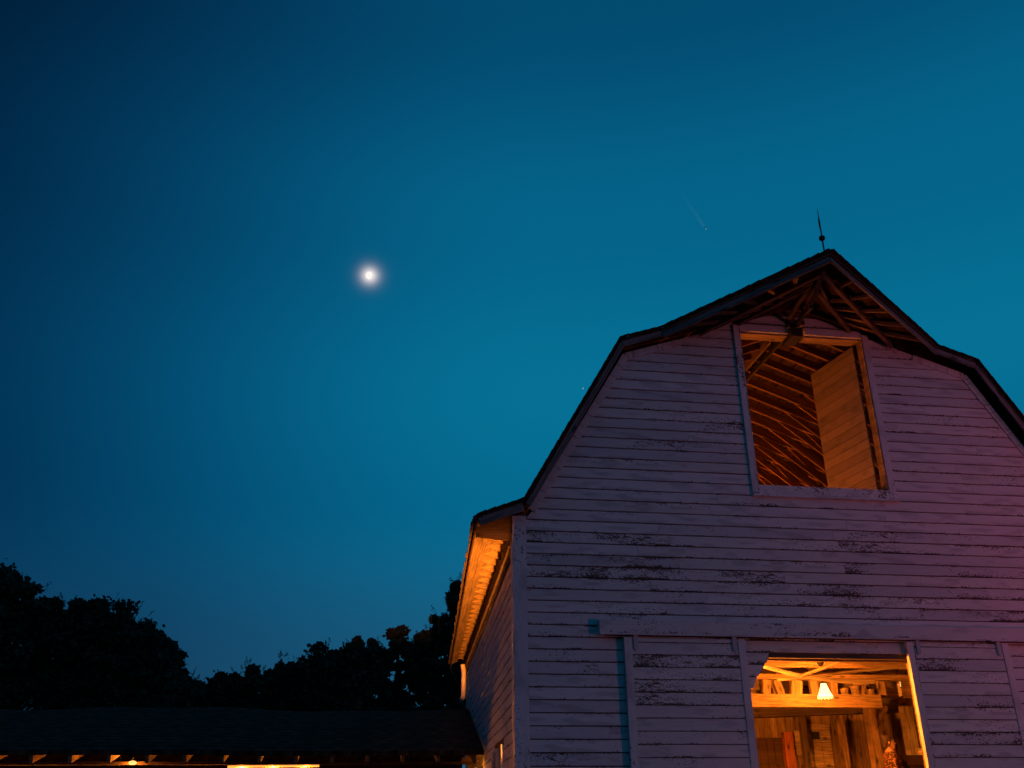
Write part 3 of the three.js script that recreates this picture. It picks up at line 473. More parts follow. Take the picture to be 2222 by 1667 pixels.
// flood light on the lawn by the corner, that rakes up under the left eave; its shades are added
{
  const at = V(-0.30, -0.42, 4.2), aim = V(0.05, 3.75, -5.6);
  const fl = thing('garden_floodlight', 'small shaded flood light staked in the lawn in front of the barn corner', 'lamp', null, [at.x, at.y, at.z]);
  const dir = V().subVectors(aim, at).normalize(), head = rod('housing', dir.clone().multiplyScalar(-0.14), dir.clone().multiplyScalar(-0.012), 0.035, iron, fl, 0.06, 20);
  put('lamp_lens', new THREE.CylinderGeometry(0.05, 0.05, 0.008, 24), glow('lamp_lens_glow', [1, 0.5, 0.15], 6), fl).quaternion.copy(head.quaternion);
  rod('stake', V(0, -0.30, 0), dir.clone().multiplyScalar(-0.10), 0.012, iron, fl);
  const shade = (x0, x1) => put('added_side_shade', hexa([V(x1, -0.2, -0.60), V(x1 + 0.006, -0.2, -0.60), V(x0 + 0.006, -0.2, 0.05), V(x0, -0.2, 0.05), V(x1, 0.56, -0.60), V(x1 + 0.006, 0.56, -0.60), V(x0 + 0.006, 0.56, 0.05), V(x0, 0.56, 0.05)]), iron, fl);  // unseen plates added to keep the beam off the front and the trees
  shade(0.060, 0.0325); shade(-0.062, -0.043);
  put('added_lower_shade', block(-0.055, 0.055, -0.2, 0.106, -0.455, -0.45), iron, fl);  // unseen flap added to hold low rays off the trees
  const s = new THREE.SpotLight(AMBER, 1800, 0, 24 * D2R, 1, 2); s.position.copy(dir).multiplyScalar(0.02); s.target.position.copy(dir).multiplyScalar(5); s.castShadow = true; s.shadow.radius = 0.35; fl.add(s, s.target);
  const ln = thing('wall_lantern', 'small lantern on the barn side wall below the window', 'lamp', null, [-0.10, 0.10, -1.15]);
  put('lantern_glass', new THREE.CylinderGeometry(0.05, 0.04, 0.16, 12), glow('lantern_glow', [1, 0.45, 0.12], 4), ln); put('cap', new THREE.ConeGeometry(0.075, 0.06, 12), iron, ln).position.y = 0.115; put('back_plate', block(0.07, 0.085, -0.1, 0.12, -0.05, 0.05), iron, ln);
  bulbLight(ln, V(0, 0, 0), AMBER, 0.5, 2);
}
// two stage lights on the lawn, out of the picture to the right: a broad dull rose wash and a red one on the right of the front
function stageLight(name, label, at, aim, color, glowColor, cd, angle, pen) {
  const st = thing(name, label, 'lamp', null, [at.x, at.y, at.z]);
  const dir = V().subVectors(aim, at).normalize(), head = rod('housing', dir.clone().multiplyScalar(-0.28), dir.clone().multiplyScalar(-0.012), 0.09, iron, st, 0.12, 20);
  put('lamp_lens', new THREE.CylinderGeometry(0.11, 0.11, 0.008, 24), glow(name + '_lamp_lens', glowColor, 4), st).quaternion.copy(head.quaternion);
  rod('pole', V(0, -0.75, 0), V(0, -0.1, 0), 0.018, iron, st);
  for (let k = 0; k < 3; k++) { const a = k * 2.09; rod('leg', V(Math.cos(a) * 0.45, -1.3, Math.sin(a) * 0.45), V(0, -0.72, 0), 0.012, iron, st); }
  const s = new THREE.SpotLight(color, cd, 0, angle * D2R, pen, 2); s.position.copy(dir).multiplyScalar(0.02); s.target.position.copy(dir).multiplyScalar(8); s.castShadow = true; s.shadow.radius = 5; st.add(s, s.target);
}
stageLight('wash_light', 'rose coloured wash light on a tripod on the lawn', V(14.0, groundAt(12.5) + 1.3, 12.5), V(4.6, 5.4, 0), lin(1, 0.24, 0.36), [1, 0.3, 0.4], 55, 46, 0.8);
stageLight('red_stage_light', 'red stage light on a tripod on the lawn', V(15, groundAt(7) + 1.3, 7), V(9.4, 3.9, 0), lin(1, 0.07, 0.16), [1, 0.12, 0.2], 48, 24, 1);
// lightning rod on the ridge
{
  const t = thing('lightning_rod', 'thin lightning rod with a glass ball on the barn ridge', 'lightning rod', null, [CX, RY + 0.06, 1.36]);
  rod('rod', V(0, -0.02, 0), V(0.004, 0.62, 0), 0.013, iron, t, 0.010); rod('point', V(0.004, 0.62, 0), V(0.004, 0.85, 0), 0.010, iron, t, 0.003);
  put('ball', new THREE.SphereGeometry(0.048, 16, 12), iron, t).position.set(0, 0.31, 0);
  const c = new THREE.CatmullRomCurve3([V(0.004, 0.40, 0), V(-0.016, 0.50, 0.01), V(-0.018, 0.60, 0.01), V(-0.012, 0.66, 0.01)]); put('vane_wire', new THREE.TubeGeometry(c, 12, 0.004, 6), iron, t);
  for (const a of [0.3, 2.4, 4.5]) rod('foot', V(Math.cos(a) * 0.07, -0.04, Math.sin(a) * 0.07), V(0, 0.10, 0), 0.005, iron, t);
}
// ---------------------------------------------------------------- things inside the doorway
{
  const t = thing('bar_counter', 'dark wooden bar counter beside the woman in the doorway', 'counter', null, [7.98, FLOOR, -4.15]);
  const dk = mat('dark_counter_wood', { map: woodB, color: lin(0.085, 0.04, 0.022), roughness: 0.6 });
  put('body', block(-0.38, 0.5, 0, 1.14, -0.3, 0.22), dk, t); put('counter_top', block(-0.42, 0.55, 1.143, 1.20, -0.35, 0.27), dk, t); put('upper_box', block(-0.40, 0.48, 1.203, 1.32, -0.28, 0.15), dk, t);
  for (let i = 0; i < 4; i++) put('front_panel', block(-0.36 + i * 0.215, -0.165 + i * 0.215, 0.05, 1.10, 0.222, 0.236), dk, t);
  const c = thing('white_box', 'pale box standing on the dark bar counter', 'box', null, [8.12, FLOOR + 1.32, -4.2]);
  const pale = mat('pale_card', { map: woodA, color: lin(0.80, 0.66, 0.48) }); put('carton', block(-0.10, 0.10, 0, 0.10, -0.08, 0.08), pale, c); put('lid', block(-0.105, 0.105, 0.101, 0.125, -0.085, 0.085), pale, c);
  // bits stored on the beam
  const shelfY = 2.123;
  const basket = (x, r, h, label) => { const b = thing('basket', label, 'basket', 'baskets stored on the tie beam', [x, shelfY, -3.97]); put('weave', new THREE.LatheGeometry([[0, 0], [r * 0.75, 0], [r, h], [r * 0.94, h], [r * 0.7, 0.012], [0, 0.012]].map((q) => new THREE.Vector2(...q)), 18), plankMats[0], b); put('rim', new THREE.TorusGeometry(r * 0.97, 0.010, 8, 20).rotateX(Math.PI / 2).translate(0, h, 0), plankMats[1], b); };
  basket(6.62, 0.08, 0.11, 'small woven basket on the beam nearest the pendant lamp'); basket(6.83, 0.09, 0.15, 'taller woven basket in the middle of the beam end'); basket(7.13, 0.07, 0.10, 'little woven basket at the cut end of the beam');
  const l = thing('wire_lantern', 'bright square paper lantern high in the right of the doorway', 'lantern', null, [8.55, 2.52, -5.2]);
  put('lamp_shade', block(-0.075, 0.075, -0.065, 0.065, -0.075, 0.075), glow('paper_lantern_lamp', [1, 0.62, 0.24], 1.6), l); for (const y of [-0.08, 0.068]) put('frame', block(-0.085, 0.085, y, y + 0.012, -0.085, 0.085), iron, l); rod('cord', V(0, 0.08, 0), V(0, 0.25, 0), 0.005, iron, l);
  bulbLight(l, V(0, 0, 0), AMBER, 5, 2);
}
// ---------------------------------------------------------------- the woman in the doorway
function field(size, half, center, sdf) { // mesh of sdf < 0 in a cube of half-side `half` about `center`
  const mc = new MarchingCubes(size, new THREE.MeshBasicMaterial(), false, false, 120000); mc.isolation = 0;
  const p = V(), h = size / 2; mc.field.fill(0);
  for (let k = 0; k < size; k++) for (let j = 0; j < size; j++) for (let i = 0; i < size; i++) { p.set((i - h) / h * half + center.x, (j - h) / h * half + center.y, (k - h) / h * half + center.z); mc.field[i + j * size + k * size * size] = -sdf(p); }
  mc.update();
  const n = mc.count, pos = new Float32Array(n * 3), nor = new Float32Array(n * 3);
  for (let i = 0; i < n; i++) for (let q = 0; q < 3; q++) { pos[i * 3 + q] = mc.positionArray[i * 3 + q] * half + [center.x, center.y, center.z][q]; nor[i * 3 + q] = mc.normalArray[i * 3 + q]; }
  const g = new THREE.BufferGeometry(); g.setAttribute('position', new THREE.BufferAttribute(pos, 3)); g.setAttribute('normal', new THREE.BufferAttribute(nor, 3));
  const uv = new Float32Array(n * 2); for (let i = 0; i < n; i++) { uv[i * 2] = Math.atan2(pos[i * 3], pos[i * 3 + 2]) / 6.283 * 0.9; uv[i * 2 + 1] = pos[i * 3 + 1]; } g.setAttribute('uv', new THREE.BufferAttribute(uv, 2));
  g.computeVertexNormals(); return g;
}
const _a = new THREE.Vector3(), _b = new THREE.Vector3();
function cone(p, a, b, ra, rb) { _a.subVectors(p, a); _b.subVectors(b, a); const t = Math.max(0, Math.min(1, _a.dot(_b) / _b.lengthSq())); return _a.addScaledVector(_b, -t).length() - (ra + (rb - ra) * t); }
function egg(p, c, rx, ry, rz) { const x = (p.x - c.x) / rx, y = (p.y - c.y) / ry, z = (p.z - c.z) / rz, k = Math.hypot(x, y, z); return (k - 1) * Math.min(rx, ry, rz); }
const smin = (a, b, k) => { const h = Math.max(0, Math.min(1, 0.5 + 0.5 * (b - a) / k)); return b + (a - b) * h - k * h * (1 - h); };
{
  const who = thing('person', 'woman in a leopard print top seen in profile inside the lit doorway', 'person', null, [7.33, FLOOR, -4.0]);
  who.rotation.y = 76 * D2R;
  const skin = mat('skin', { color: lin(0.50, 0.30, 0.21), roughness: 0.6 }), hairM = mat('brown_hair', { map: woodB, color: lin(0.09, 0.045, 0.022), roughness: 0.6 });
  const leo = mat('leopard_print', { map: texture(512, 512, (u, v) => { let m = 0, c = 0; const X = u * 16, Y = v * 16; for (let i = -1; i <= 1; i++) for (let j = -1; j <= 1; j++) { const cx = Math.floor(X) + i, cy = Math.floor(Y) + j, w = (q) => ((q % 16) + 16) % 16, px = cx + 0.2 + 0.6 * hash(w(cx), w(cy), 5), py = cy + 0.2 + 0.6 * hash(w(cx), w(cy), 6), d = Math.hypot(X - px, Y - py) + 0.12 * (vnoise(X * 3, Y * 3, 9, 48) - 0.5); if (d > 0.2 && d < 0.46) m = 1; if (d <= 0.2) c = 1; } return m ? [0.05, 0.04, 0.035] : c ? [0.42, 0.25, 0.12] : [0.62, 0.42, 0.24]; }), roughness: 0.8 });
  leo.map.repeat.set(1.6, 1.6);
  const trousers = mat('dark_trousers', { color: lin(0.03, 0.03, 0.04) });
  const J = { neck: V(0, 1.39, -0.005), head: V(0, 1.52, 0.015), chest: V(0, 1.22, -0.01), belly: V(0, 1.02, 0.0), hip: V(0, 0.88, -0.01) };
  const L = (s) => ({ sh: V(s * 0.170, 1.325, -0.01), el: s > 0 ? V(s * 0.215, 1.08, 0.06) : V(s * 0.23, 1.09, -0.02), wr: s > 0 ? V(s * 0.15, 1.14, 0.27) : V(s * 0.22, 0.92, 0.17), hp: V(s * 0.09, 0.86, 0), kn: V(s * 0.10, 0.47, 0.03), an: V(s * 0.10, 0.08, -0.02), toe: V(s * 0.12, 0.03, 0.15) });
  const limbs = [L(1), L(-1)];
  const torso = (p) => { let d = egg(p, V(0, 1.21, -0.01), 0.165, 0.20, 0.115); d = smin(d, egg(p, V(0, 1.03, 0), 0.135, 0.16, 0.105), 0.08); d = smin(d, egg(p, V(0, 0.87, -0.015), 0.17, 0.13, 0.125), 0.08); d = smin(d, egg(p, V(0.07, 1.20, 0.085), 0.065, 0.065, 0.055), 0.05); d = smin(d, egg(p, V(-0.07, 1.20, 0.085), 0.065, 0.065, 0.055), 0.05); for (const l of limbs) d = smin(d, cone(p, V(0, 1.34, -0.01), l.sh, 0.055, 0.052), 0.06); return d; };
  const hand = (p, l, s) => { const f = V().subVectors(l.wr, l.el).normalize(), side = V(1, 0, 0), palm = l.wr.clone().addScaledVector(f, 0.05); let d = cone(p, l.wr, palm, 0.024, 0.030); for (let k = 0; k < 4; k++) { const b = palm.clone().addScaledVector(side, (k - 1.5) * 0.018).addScaledVector(f, 0.02), m = b.clone().addScaledVector(f, 0.030 - Math.abs(k - 1.4) * 0.003), e = m.clone().addScaledVector(f, 0.018).add(V(0, -0.014, 0)); d = Math.min(d, smin(cone(p, b, m, 0.009, 0.0085), cone(p, m, e, 0.0085, 0.007), 0.004)); } const tb = l.wr.clone().addScaledVector(f, 0.02).addScaledVector(side, -s * 0.024), tm = tb.clone().addScaledVector(f, 0.028).addScaledVector(side, -s * 0.022); return Math.min(d, cone(p, tb, tm, 0.010, 0.008)); };
  const body = (p) => { let d = torso(p); d = smin(d, cone(p, V(0, 1.31, -0.02), V(0, 1.43, -0.012), 0.05, 0.042), 0.03); limbs.forEach((l, i) => { d = smin(d, cone(p, l.sh, l.el, 0.048, 0.038), 0.03); d = smin(d, cone(p, l.el, l.wr, 0.038, 0.025), 0.015); d = smin(d, cone(p, l.hp, l.kn, 0.085, 0.055), 0.04); d = smin(d, cone(p, l.kn, l.an, 0.055, 0.036), 0.03); d = smin(d, cone(p, l.an, l.toe, 0.038, 0.026), 0.02); }); return d; };
  const head = (p) => {
    let d = egg(p, V(0, 1.558, -0.014), 0.070, 0.080, 0.090); d = smin(d, egg(p, V(0, 1.503, 0.030), 0.054, 0.080, 0.058), 0.025); d = smin(d, egg(p, V(0, 1.438, 0.066), 0.023, 0.020, 0.022), 0.022);
    d = smin(d, cone(p, V(0, 1.542, 0.086), V(0, 1.505, 0.112), 0.008, 0.013), 0.010); d = smin(d, cone(p, V(-0.018, 1.468, 0.086), V(0.018, 1.468, 0.086), 0.009, 0.009), 0.007); d = smin(d, cone(p, V(-0.03, 1.560, 0.078), V(0.03, 1.560, 0.078), 0.010, 0.010), 0.010);
    for (const s of [-1, 1]) { d = Math.max(d, -(egg(p, V(s * 0.029, 1.538, 0.090), 0.015, 0.011, 0.012))); d = Math.min(d, egg(p, V(s * 0.030, 1.537, 0.074), 0.012, 0.011, 0.012)); d = smin(d, egg(p, V(s * 0.072, 1.520, -0.012), 0.011, 0.028, 0.017), 0.006); }
    return smin(d, cone(p, V(0, 1.36, -0.022), V(0, 1.47, -0.006), 0.046, 0.042), 0.02);
  };
  const gBody = field(112, 0.86, V(0, 0.82, 0), body), gHead = field(64, 0.16, V(0, 1.51, 0.01), head), gHands = limbs.map((l, i) => field(48, 0.085, l.wr.clone().addScaledVector(V().subVectors(l.wr, l.el).normalize(), 0.045), (p) => hand(p, l, i ? -1 : 1)));
  put('body', mergeGeometries([gBody, gHead, ...gHands]), skin, who);
  put('top', field(96, 0.42, V(0, 1.12, 0), (p) => { let d = torso(p) - 0.012; for (const l of limbs) d = smin(d, cone(p, l.sh, l.sh.clone().lerp(l.el, 0.8), 0.062, 0.056), 0.03); d = Math.max(d, 0.80 - p.y + 0.02 * Math.sin(p.x * 30)); d = Math.max(d, p.y - 1.372 + 0.2 * Math.max(0, 0.08 - Math.abs(p.x)) * (p.z > 0 ? 1.2 : 0.3)); return d; }), leo, who);
  put('trousers', field(96, 0.50, V(0, 0.45, 0), (p) => { let d = 1; for (const l of limbs) d = Math.min(d, smin(cone(p, l.hp, l.kn, 0.098, 0.07), cone(p, l.kn, l.an, 0.07, 0.06), 0.03)); d = smin(d, egg(p, V(0, 0.87, -0.015), 0.18, 0.14, 0.135), 0.04); d = Math.max(d, p.y - 0.93); return Math.max(d, 0.06 - p.y); }), trousers, who);
  put('hair', field(72, 0.19, V(0, 1.54, -0.03), (p) => {
    let d = egg(p, V(0, 1.568, -0.020), 0.086, 0.088, 0.104); d = smin(d, egg(p, V(0, 1.500, -0.070), 0.070, 0.085, 0.055), 0.03); d = smin(d, egg(p, V(0, 1.625, -0.085), 0.050, 0.045, 0.050), 0.02);
    for (const s of [-1, 1]) d = smin(d, cone(p, V(s * 0.066, 1.57, 0.03), V(s * 0.070, 1.47, -0.03), 0.016, 0.014), 0.015);
    const front = (p.z - 0.058) * 0.9 + (1.60 - p.y) * 0.62; d = Math.max(d, Math.min(front, (p.z + 0.0) * 0.9 + (1.50 - p.y) * 0.2));
    return d + 0.004 * Math.sin(p.x * 190 + p.y * 60) * Math.sin(p.y * 120);
  }), hairM, who);
}
// ---------------------------------------------------------------- the long low shed on the left
{
  const shed = thing('open_shed', 'long low open shed with a dark roof joined to the barn', 'shed');
  const ez = -5.2, ey = 1.27, rz = -10.3, ry = 2.50, x0 = -11.5, x1 = 0.24, xr = 0.52, T = 0.07;
  const wallX = (z) => SK * -z - 0.03;
  const sag = (x) => 0.035 * Math.sin(x * 0.9 + 0.6) + 0.018 * Math.sin(x * 2.3) - 0.01, N = 26;
  const sheet = (ta, tb, lo0, hi0, lo1, hi1) => { // a strip of roof between two fractions of the slope, following the sag of the old ridge
    const g = []; for (let i = 0; i < N; i++) {
      const at = (t, k, dy) => { const z = ez + (rz - ez) * t, x = x0 + (wallX(z) - x0) * k / N; return V(x, ey + (ry - ey) * t + dy + sag(x) * (0.25 + 0.75 * t), z); };
      g.push(hexa([at(tb, i, lo1), at(tb, i + 1, lo1), at(ta, i + 1, lo0), at(ta, i, lo0), at(tb, i, hi1), at(tb, i + 1, hi1), at(ta, i + 1, hi0), at(ta, i, hi0)], (p) => [p.x, p.z])); }
    return mergeGeometries(g);
  };
  const rf = put('roof', sheet(0, 1, -T, 0, -T, 0), roofing, shed);
  put('back_roof', hexa([V(x0, ey - T, 2 * rz - ez), V(0.9, ey - T, 2 * rz - ez), V(wallX(rz), ry - T - 0.06, rz - 0.004), V(x0, ry - T - 0.06, rz - 0.004), V(x0, ey, 2 * rz - ez), V(0.9, ey, 2 * rz - ez), V(wallX(rz), ry - 0.06, rz - 0.004), V(x0, ry - 0.06, rz - 0.004)], (p) => [p.x, p.z]), roofing, shed);
  for (let r = 0; r < 15; r++) put('shingle_course', sheet(r / 15, Math.min(1, (r + 1.03) / 15), 0.004, 0.016, 0.003, 0.010), roofing, rf);
  for (let k = 0; k < 20; k++) { // rafters with their tails out under the eave
    const x = 0.05 - k * 0.617 + (k ? 0 : 0.02), p = V(x, ey - 0.055, ez - 0.03), q = V(x, ry - 0.13, rz + 0.1); p.y -= 0.075; q.y -= 0.045;
    beam('rafter', p, q, 0.06, 0.12, plankMats[1], shed);
  }
  beam('plate', V(x0, ey - 0.145, ez - 0.9), V(0.2, ey - 0.145, ez - 0.9), 0.10, 0.05, roughDark, shed);
  for (const x of [-8.6, -5.37, -4.67, -2.16, -1.43, 0.0]) beam('post', V(x, -0.45, ez - 0.62 - (Math.abs(x) % 1 > 0.4 ? 0.2 : 0)), V(x, ey - 0.255, ez - 0.62 - (Math.abs(x) % 1 > 0.4 ? 0.2 : 0)), 0.045, 0.045, warmWood, shed, V(1, 0, 0));
  put('back_wall', block(x0, 2.6, -0.6, ey + 0.03, 2 * rz - ez + 0.4, 2 * rz - ez + 0.5), roughDark, shed);
  put('end_wall', block(x0, x0 + 0.1, -0.6, ey - 0.1, 2 * rz - ez + 0.5, ez - 0.6), roughDark, shed);
  put('header_board', block(-0.10, 0.22, ey - 0.14, ey - 0.075, ez - 0.60, ez - 0.57), warmWood, shed);
  // lights under its roof
  const strip = thing('strip_light', 'long glowing strip light under the shed eave', 'lamp', null, [-3.45, 1.062, -6.0]);
  rod('lamp_tube', V(-0.80, 0, 0), V(0.80, 0.012, 0), 0.020, glow('tube_lamp_glow', [1, 0.36, 0.06], 1.3), strip); put('reflector', block(-0.84, 0.84, 0.03, 0.045, -0.06, 0.06), roughDark, strip);
  for (const x of [-0.6, 0.6]) rod('hanger', V(x, 0.04, 0), V(x, 0.26, 0), 0.006, iron, strip);
  for (const x of [-0.55, 0, 0.55]) bulbLight(strip, V(x, -0.035, 0.02), AMBER, 0.8, 1.5);
  const g = thing('globe_lamp', 'small round globe lamp hanging under the shed eave', 'lamp', null, [-5.88, 1.13, -6.0]);
  const gl = put('lamp_globe', new THREE.SphereGeometry(0.07, 16, 12), glow('globe_lamp_glow', [1, 0.5, 0.15], 1.6), g); gl.scale.set(1, 0.5, 1); rod('cord', V(0, 0.03, 0), V(0, 0.16, 0), 0.005, iron, g);
  bulbLight(g, V(0, 0, 0), AMBER, 3.6, 2);
  const g2 = thing('bulb_lamp', 'little bulb under the shed eave beside the barn wall', 'lamp', null, [0.16, 0.98, -5.72]);
  put('lamp_globe', new THREE.SphereGeometry(0.035, 12, 10), glow('bulb_lamp_glow', [1, 0.5, 0.15], 3), g2); rod('cord', V(0, 0.03, 0), V(0, 0.19, 0), 0.004, iron, g2); bulbLight(g2, V(0, 0, 0), AMBER, 0.16, 1.5);
  for (const x of [-9.4, -7.6, -6.2, -4.7]) {
    const g3 = thing('bare_bulb', 'bare bulb hanging deep under the shed roof', 'lamp', 'bare bulbs hung under the shed roof', [x, 0.5, -6.5]);
    put('lamp_globe', new THREE.SphereGeometry(0.05, 12, 10), glow('bare_bulb_glow', [1, 0.5, 0.15], 3), g3); rod('cord', V(0, 0.04, 0), V(0, 0.86, 0), 0.004, iron, g3); bulbLight(g3, V(0, 0, 0), AMBER, 4.5, 2);
  }
}
// ---------------------------------------------------------------- trees behind the shed
{
  const leafM = [mat('dark_leaves', { color: lin(0.035, 0.05, 0.02), roughness: 0.9 }), mat('olive_leaves', { color: lin(0.045, 0.055, 0.022), roughness: 0.9 })], bark = mat('bark', { map: woodB, color: lin(0.09, 0.07, 0.05) });
  function tree(label, name, x, z, blobs, n, leaf, seed, conifer) {
    const r = rng(seed), q = (a, b) => a + (b - a) * r(), base = -0.45, t = thing(name, label, 'tree', 'trees behind the shed', [x, base, z]);
    const pos = [], one = V(), two = V(), thr = V();
    for (const [bx, by, bz, rx, ry, rz, dens] of blobs) {
      const clumps = Math.max(12, Math.round(34 * dens * Math.cbrt(rx * ry * rz))), cl = [];
      for (let i = 0; i < clumps; i++) { const u = q(-1, 1), a = q(0, 6.283), s = Math.sqrt(1 - u * u), k = Math.pow(r(), 0.45); cl.push([bx + rx * s * Math.cos(a) * k, by + ry * u * k, bz + rz * s * Math.sin(a) * k, q(0.25, 0.9) * Math.cbrt(rx * ry * rz) * 0.30 + 0.14]); }
      for (let i = 0; i < 16 * dens; i++) { // twigs that stick out of the crown
        const u = q(-0.3, 1), a = q(0, 6.283), s = Math.sqrt(Math.max(0, 1 - u * u)), d = one.set(s * Math.cos(a), u + 0.25, s * Math.sin(a)).normalize().clone(), o = V(bx + rx * s * Math.cos(a) * 0.92, by + ry * u * 0.92, bz + rz * s * Math.sin(a) * 0.92), len = q(0.3, 0.75);
        for (let w = 0; w < 16; w++) { const c = o.clone().addScaledVector(d, len * w / 16), L = leaf * q(0.5, 0.9); c.add(V(q(-0.1, 0.1), q(-0.1, 0.1), q(-0.1, 0.1)).multiplyScalar(1.2 - w / 16)); two.set(q(-1, 1), q(-1, 1), q(-1, 1)).normalize(); thr.set(q(-1, 1), q(-1, 1), q(-1, 1)).cross(two).normalize().multiplyScalar(L * 0.22); two.multiplyScalar(L * 0.5); pos.push(c.x - two.x, c.y - two.y, c.z - two.z, c.x + thr.x, c.y + thr.y, c.z + thr.z, c.x + two.x, c.y + two.y, c.z + two.z); }
      }
      const m = Math.round(n * dens);
      for (let i = 0; i < m; i++) {
        const c = cl[Math.floor(r() * cl.length)], u = q(-1, 1), a = q(0, 6.283), s = Math.sqrt(1 - u * u), k = Math.pow(r(), 0.5) * c[3] * (r() < 0.06 ? 1.5 : 1);
        const cx = c[0] + s * Math.cos(a) * k, cy = c[1] + u * k * 0.8, cz = c[2] + s * Math.sin(a) * k, L = leaf * q(0.6, 1.35);
        one.set(q(-1, 1), q(-0.7, 0.9), q(-1, 1)).normalize(); two.set(q(-1, 1), q(-1, 1), q(-1, 1)).cross(one).normalize();
        const w = L * (conifer ? 0.22 : 0.42);
        const A = [cx - one.x * L * 0.5, cy - one.y * L * 0.5, cz - one.z * L * 0.5], B = [cx + two.x * w, cy + two.y * w, cz + two.z * w], C = [cx + one.x * L * 0.5, cy + one.y * L * 0.5, cz + one.z * L * 0.5], D = [cx - two.x * w, cy - two.y * w, cz - two.z * w];
        pos.push(...A, ...B, ...C, ...A, ...C, ...D);
      }
    }
    const g = new THREE.BufferGeometry(); g.setAttribute('position', new THREE.Float32BufferAttribute(pos, 3)); g.computeVertexNormals(); put('crown', g, leafM[seed % 2], t);
    const H = blobs.reduce((m, b) => Math.max(m, b[1]), 0), parts = [new THREE.CylinderGeometry(0.08, 0.30, H, 10).translate(0, H / 2, 0)];
    for (const [bx, by, bz] of blobs) { const s = V(0, Math.max(0.8, by * 0.45), 0), e = V(bx, by, bz), d = V().subVectors(e, s), len = d.length(); if (len < 0.4) continue; const c = new THREE.CylinderGeometry(0.03, 0.12, len, 7); c.applyQuaternion(new THREE.Quaternion().setFromUnitVectors(V(0, 1, 0), d.normalize())); c.translate((s.x + e.x) / 2, (s.y + e.y) / 2, (s.z + e.z) / 2); parts.push(c); }
    put('trunk', mergeGeometries(parts), bark, t);
  }
  const Z = -40;
  tree('tallest broad tree at the left edge of the picture', 'broad_tree', -19.6, Z, [[-1.9, 11.4, 0, 2.4, 2.1, 2.4, 1], [0.6, 10.6, 0.4, 1.9, 1.7, 2, 0.8], [2.3, 9.9, 0, 1.7, 1.4, 1.8, 0.7], [3.4, 8.6, 0, 1.6, 1.6, 1.8, 0.7], [0, 8.4, 0.6, 3.8, 2.4, 2.6, 1.3], [0.6, 6.4, 0, 4.0, 2.2, 2.6, 1.2]], 8200, 0.26, 71);
  tree('rounded tree right of the tallest one, sloping down to the right', 'broad_tree', -14.4, Z + 1, [[0.0, 9.4, 0, 1.9, 1.75, 2.0, 1], [1.4, 8.6, 0.3, 1.4, 1.3, 1.5, 0.6], [2.4, 7.9, 0.3, 1.4, 1.3, 1.4, 0.7], [-1.6, 9.7, 0, 1.7, 1.7, 1.8, 0.8], [0.4, 7.2, 0, 2.9, 2.0, 2.2, 1.2], [0.6, 5.6, 0, 3.4, 1.9, 2.2, 1.1]], 8000, 0.26, 72);
  tree('low bushy tree at the foot of the slope above the shed roof', 'bushy_tree', -11.3, Z + 2, [[-0.4, 7.5, 0, 1.2, 1.3, 1.3, 0.8], [0.6, 6.6, 0.2, 1.0, 1.1, 1.2, 0.7], [1.4, 6.0, 0.2, 0.9, 1.0, 1.1, 0.6], [-0.6, 6.2, 0, 1.8, 1.7, 1.4, 1.0], [0.3, 5.2, 0, 2.2, 1.3, 1.6, 1.1]], 6500, 0.25, 73);
  tree('small round topped tree beside the gap in the tree line', 'bushy_tree', -8.5, Z - 1, [[-0.4, 7.2, 0, 1.0, 1.2, 1.1, 0.6], [0.7, 7.3, 0, 0.9, 1.2, 1.1, 0.6], [0, 5.9, 0, 1.7, 1.5, 1.5, 1.1], [0, 4.9, 0, 2.1, 1.2, 1.5, 1]], 6500, 0.25, 74);
  tree('narrow round tree in the middle of the low tree line', 'bushy_tree', -5.8, Z, [[0, 7.7, 0, 0.85, 1.15, 0.9, 0.6], [-0.6, 6.4, 0.1, 1.2, 1.4, 1.2, 0.7], [0.5, 5.9, 0, 1.6, 1.5, 1.4, 1.0], [0, 4.9, 0, 2.0, 1.2, 1.5, 1]], 6500, 0.25, 75);
  tree('wide domed tree left of the ragged tree', 'broad_tree', -3.1, Z + 1, [[-0.5, 7.9, 0, 1.7, 1.4, 1.6, 0.9], [1.0, 8.2, 0, 1.5, 1.3, 1.5, 0.8], [0.2, 6.6, 0.2, 2.6, 1.7, 1.8, 1.2], [0, 5.1, 0, 2.8, 1.4, 1.8, 1.1]], 7500, 0.25, 76);
  tree('ragged open crowned tree in front of the conifer', 'ragged_tree', 0.1, Z - 1, [[-1.6, 9.3, 0, 0.95, 0.75, 0.9, 0.35], [0.0, 9.5, 0.2, 0.95, 0.9, 0.9, 0.4], [1.3, 9.6, 0, 1.0, 0.9, 1.0, 0.4], [-0.6, 8.0, 0, 1.3, 0.9, 1.1, 0.45], [1.0, 7.6, 0.1, 1.2, 1.2, 1.1, 0.5], [0.0, 6.2, 0, 1.7, 1.4, 1.5, 0.8], [0, 4.9, 0, 2.1, 1.2, 1.5, 0.8]], 7000, 0.25, 77);
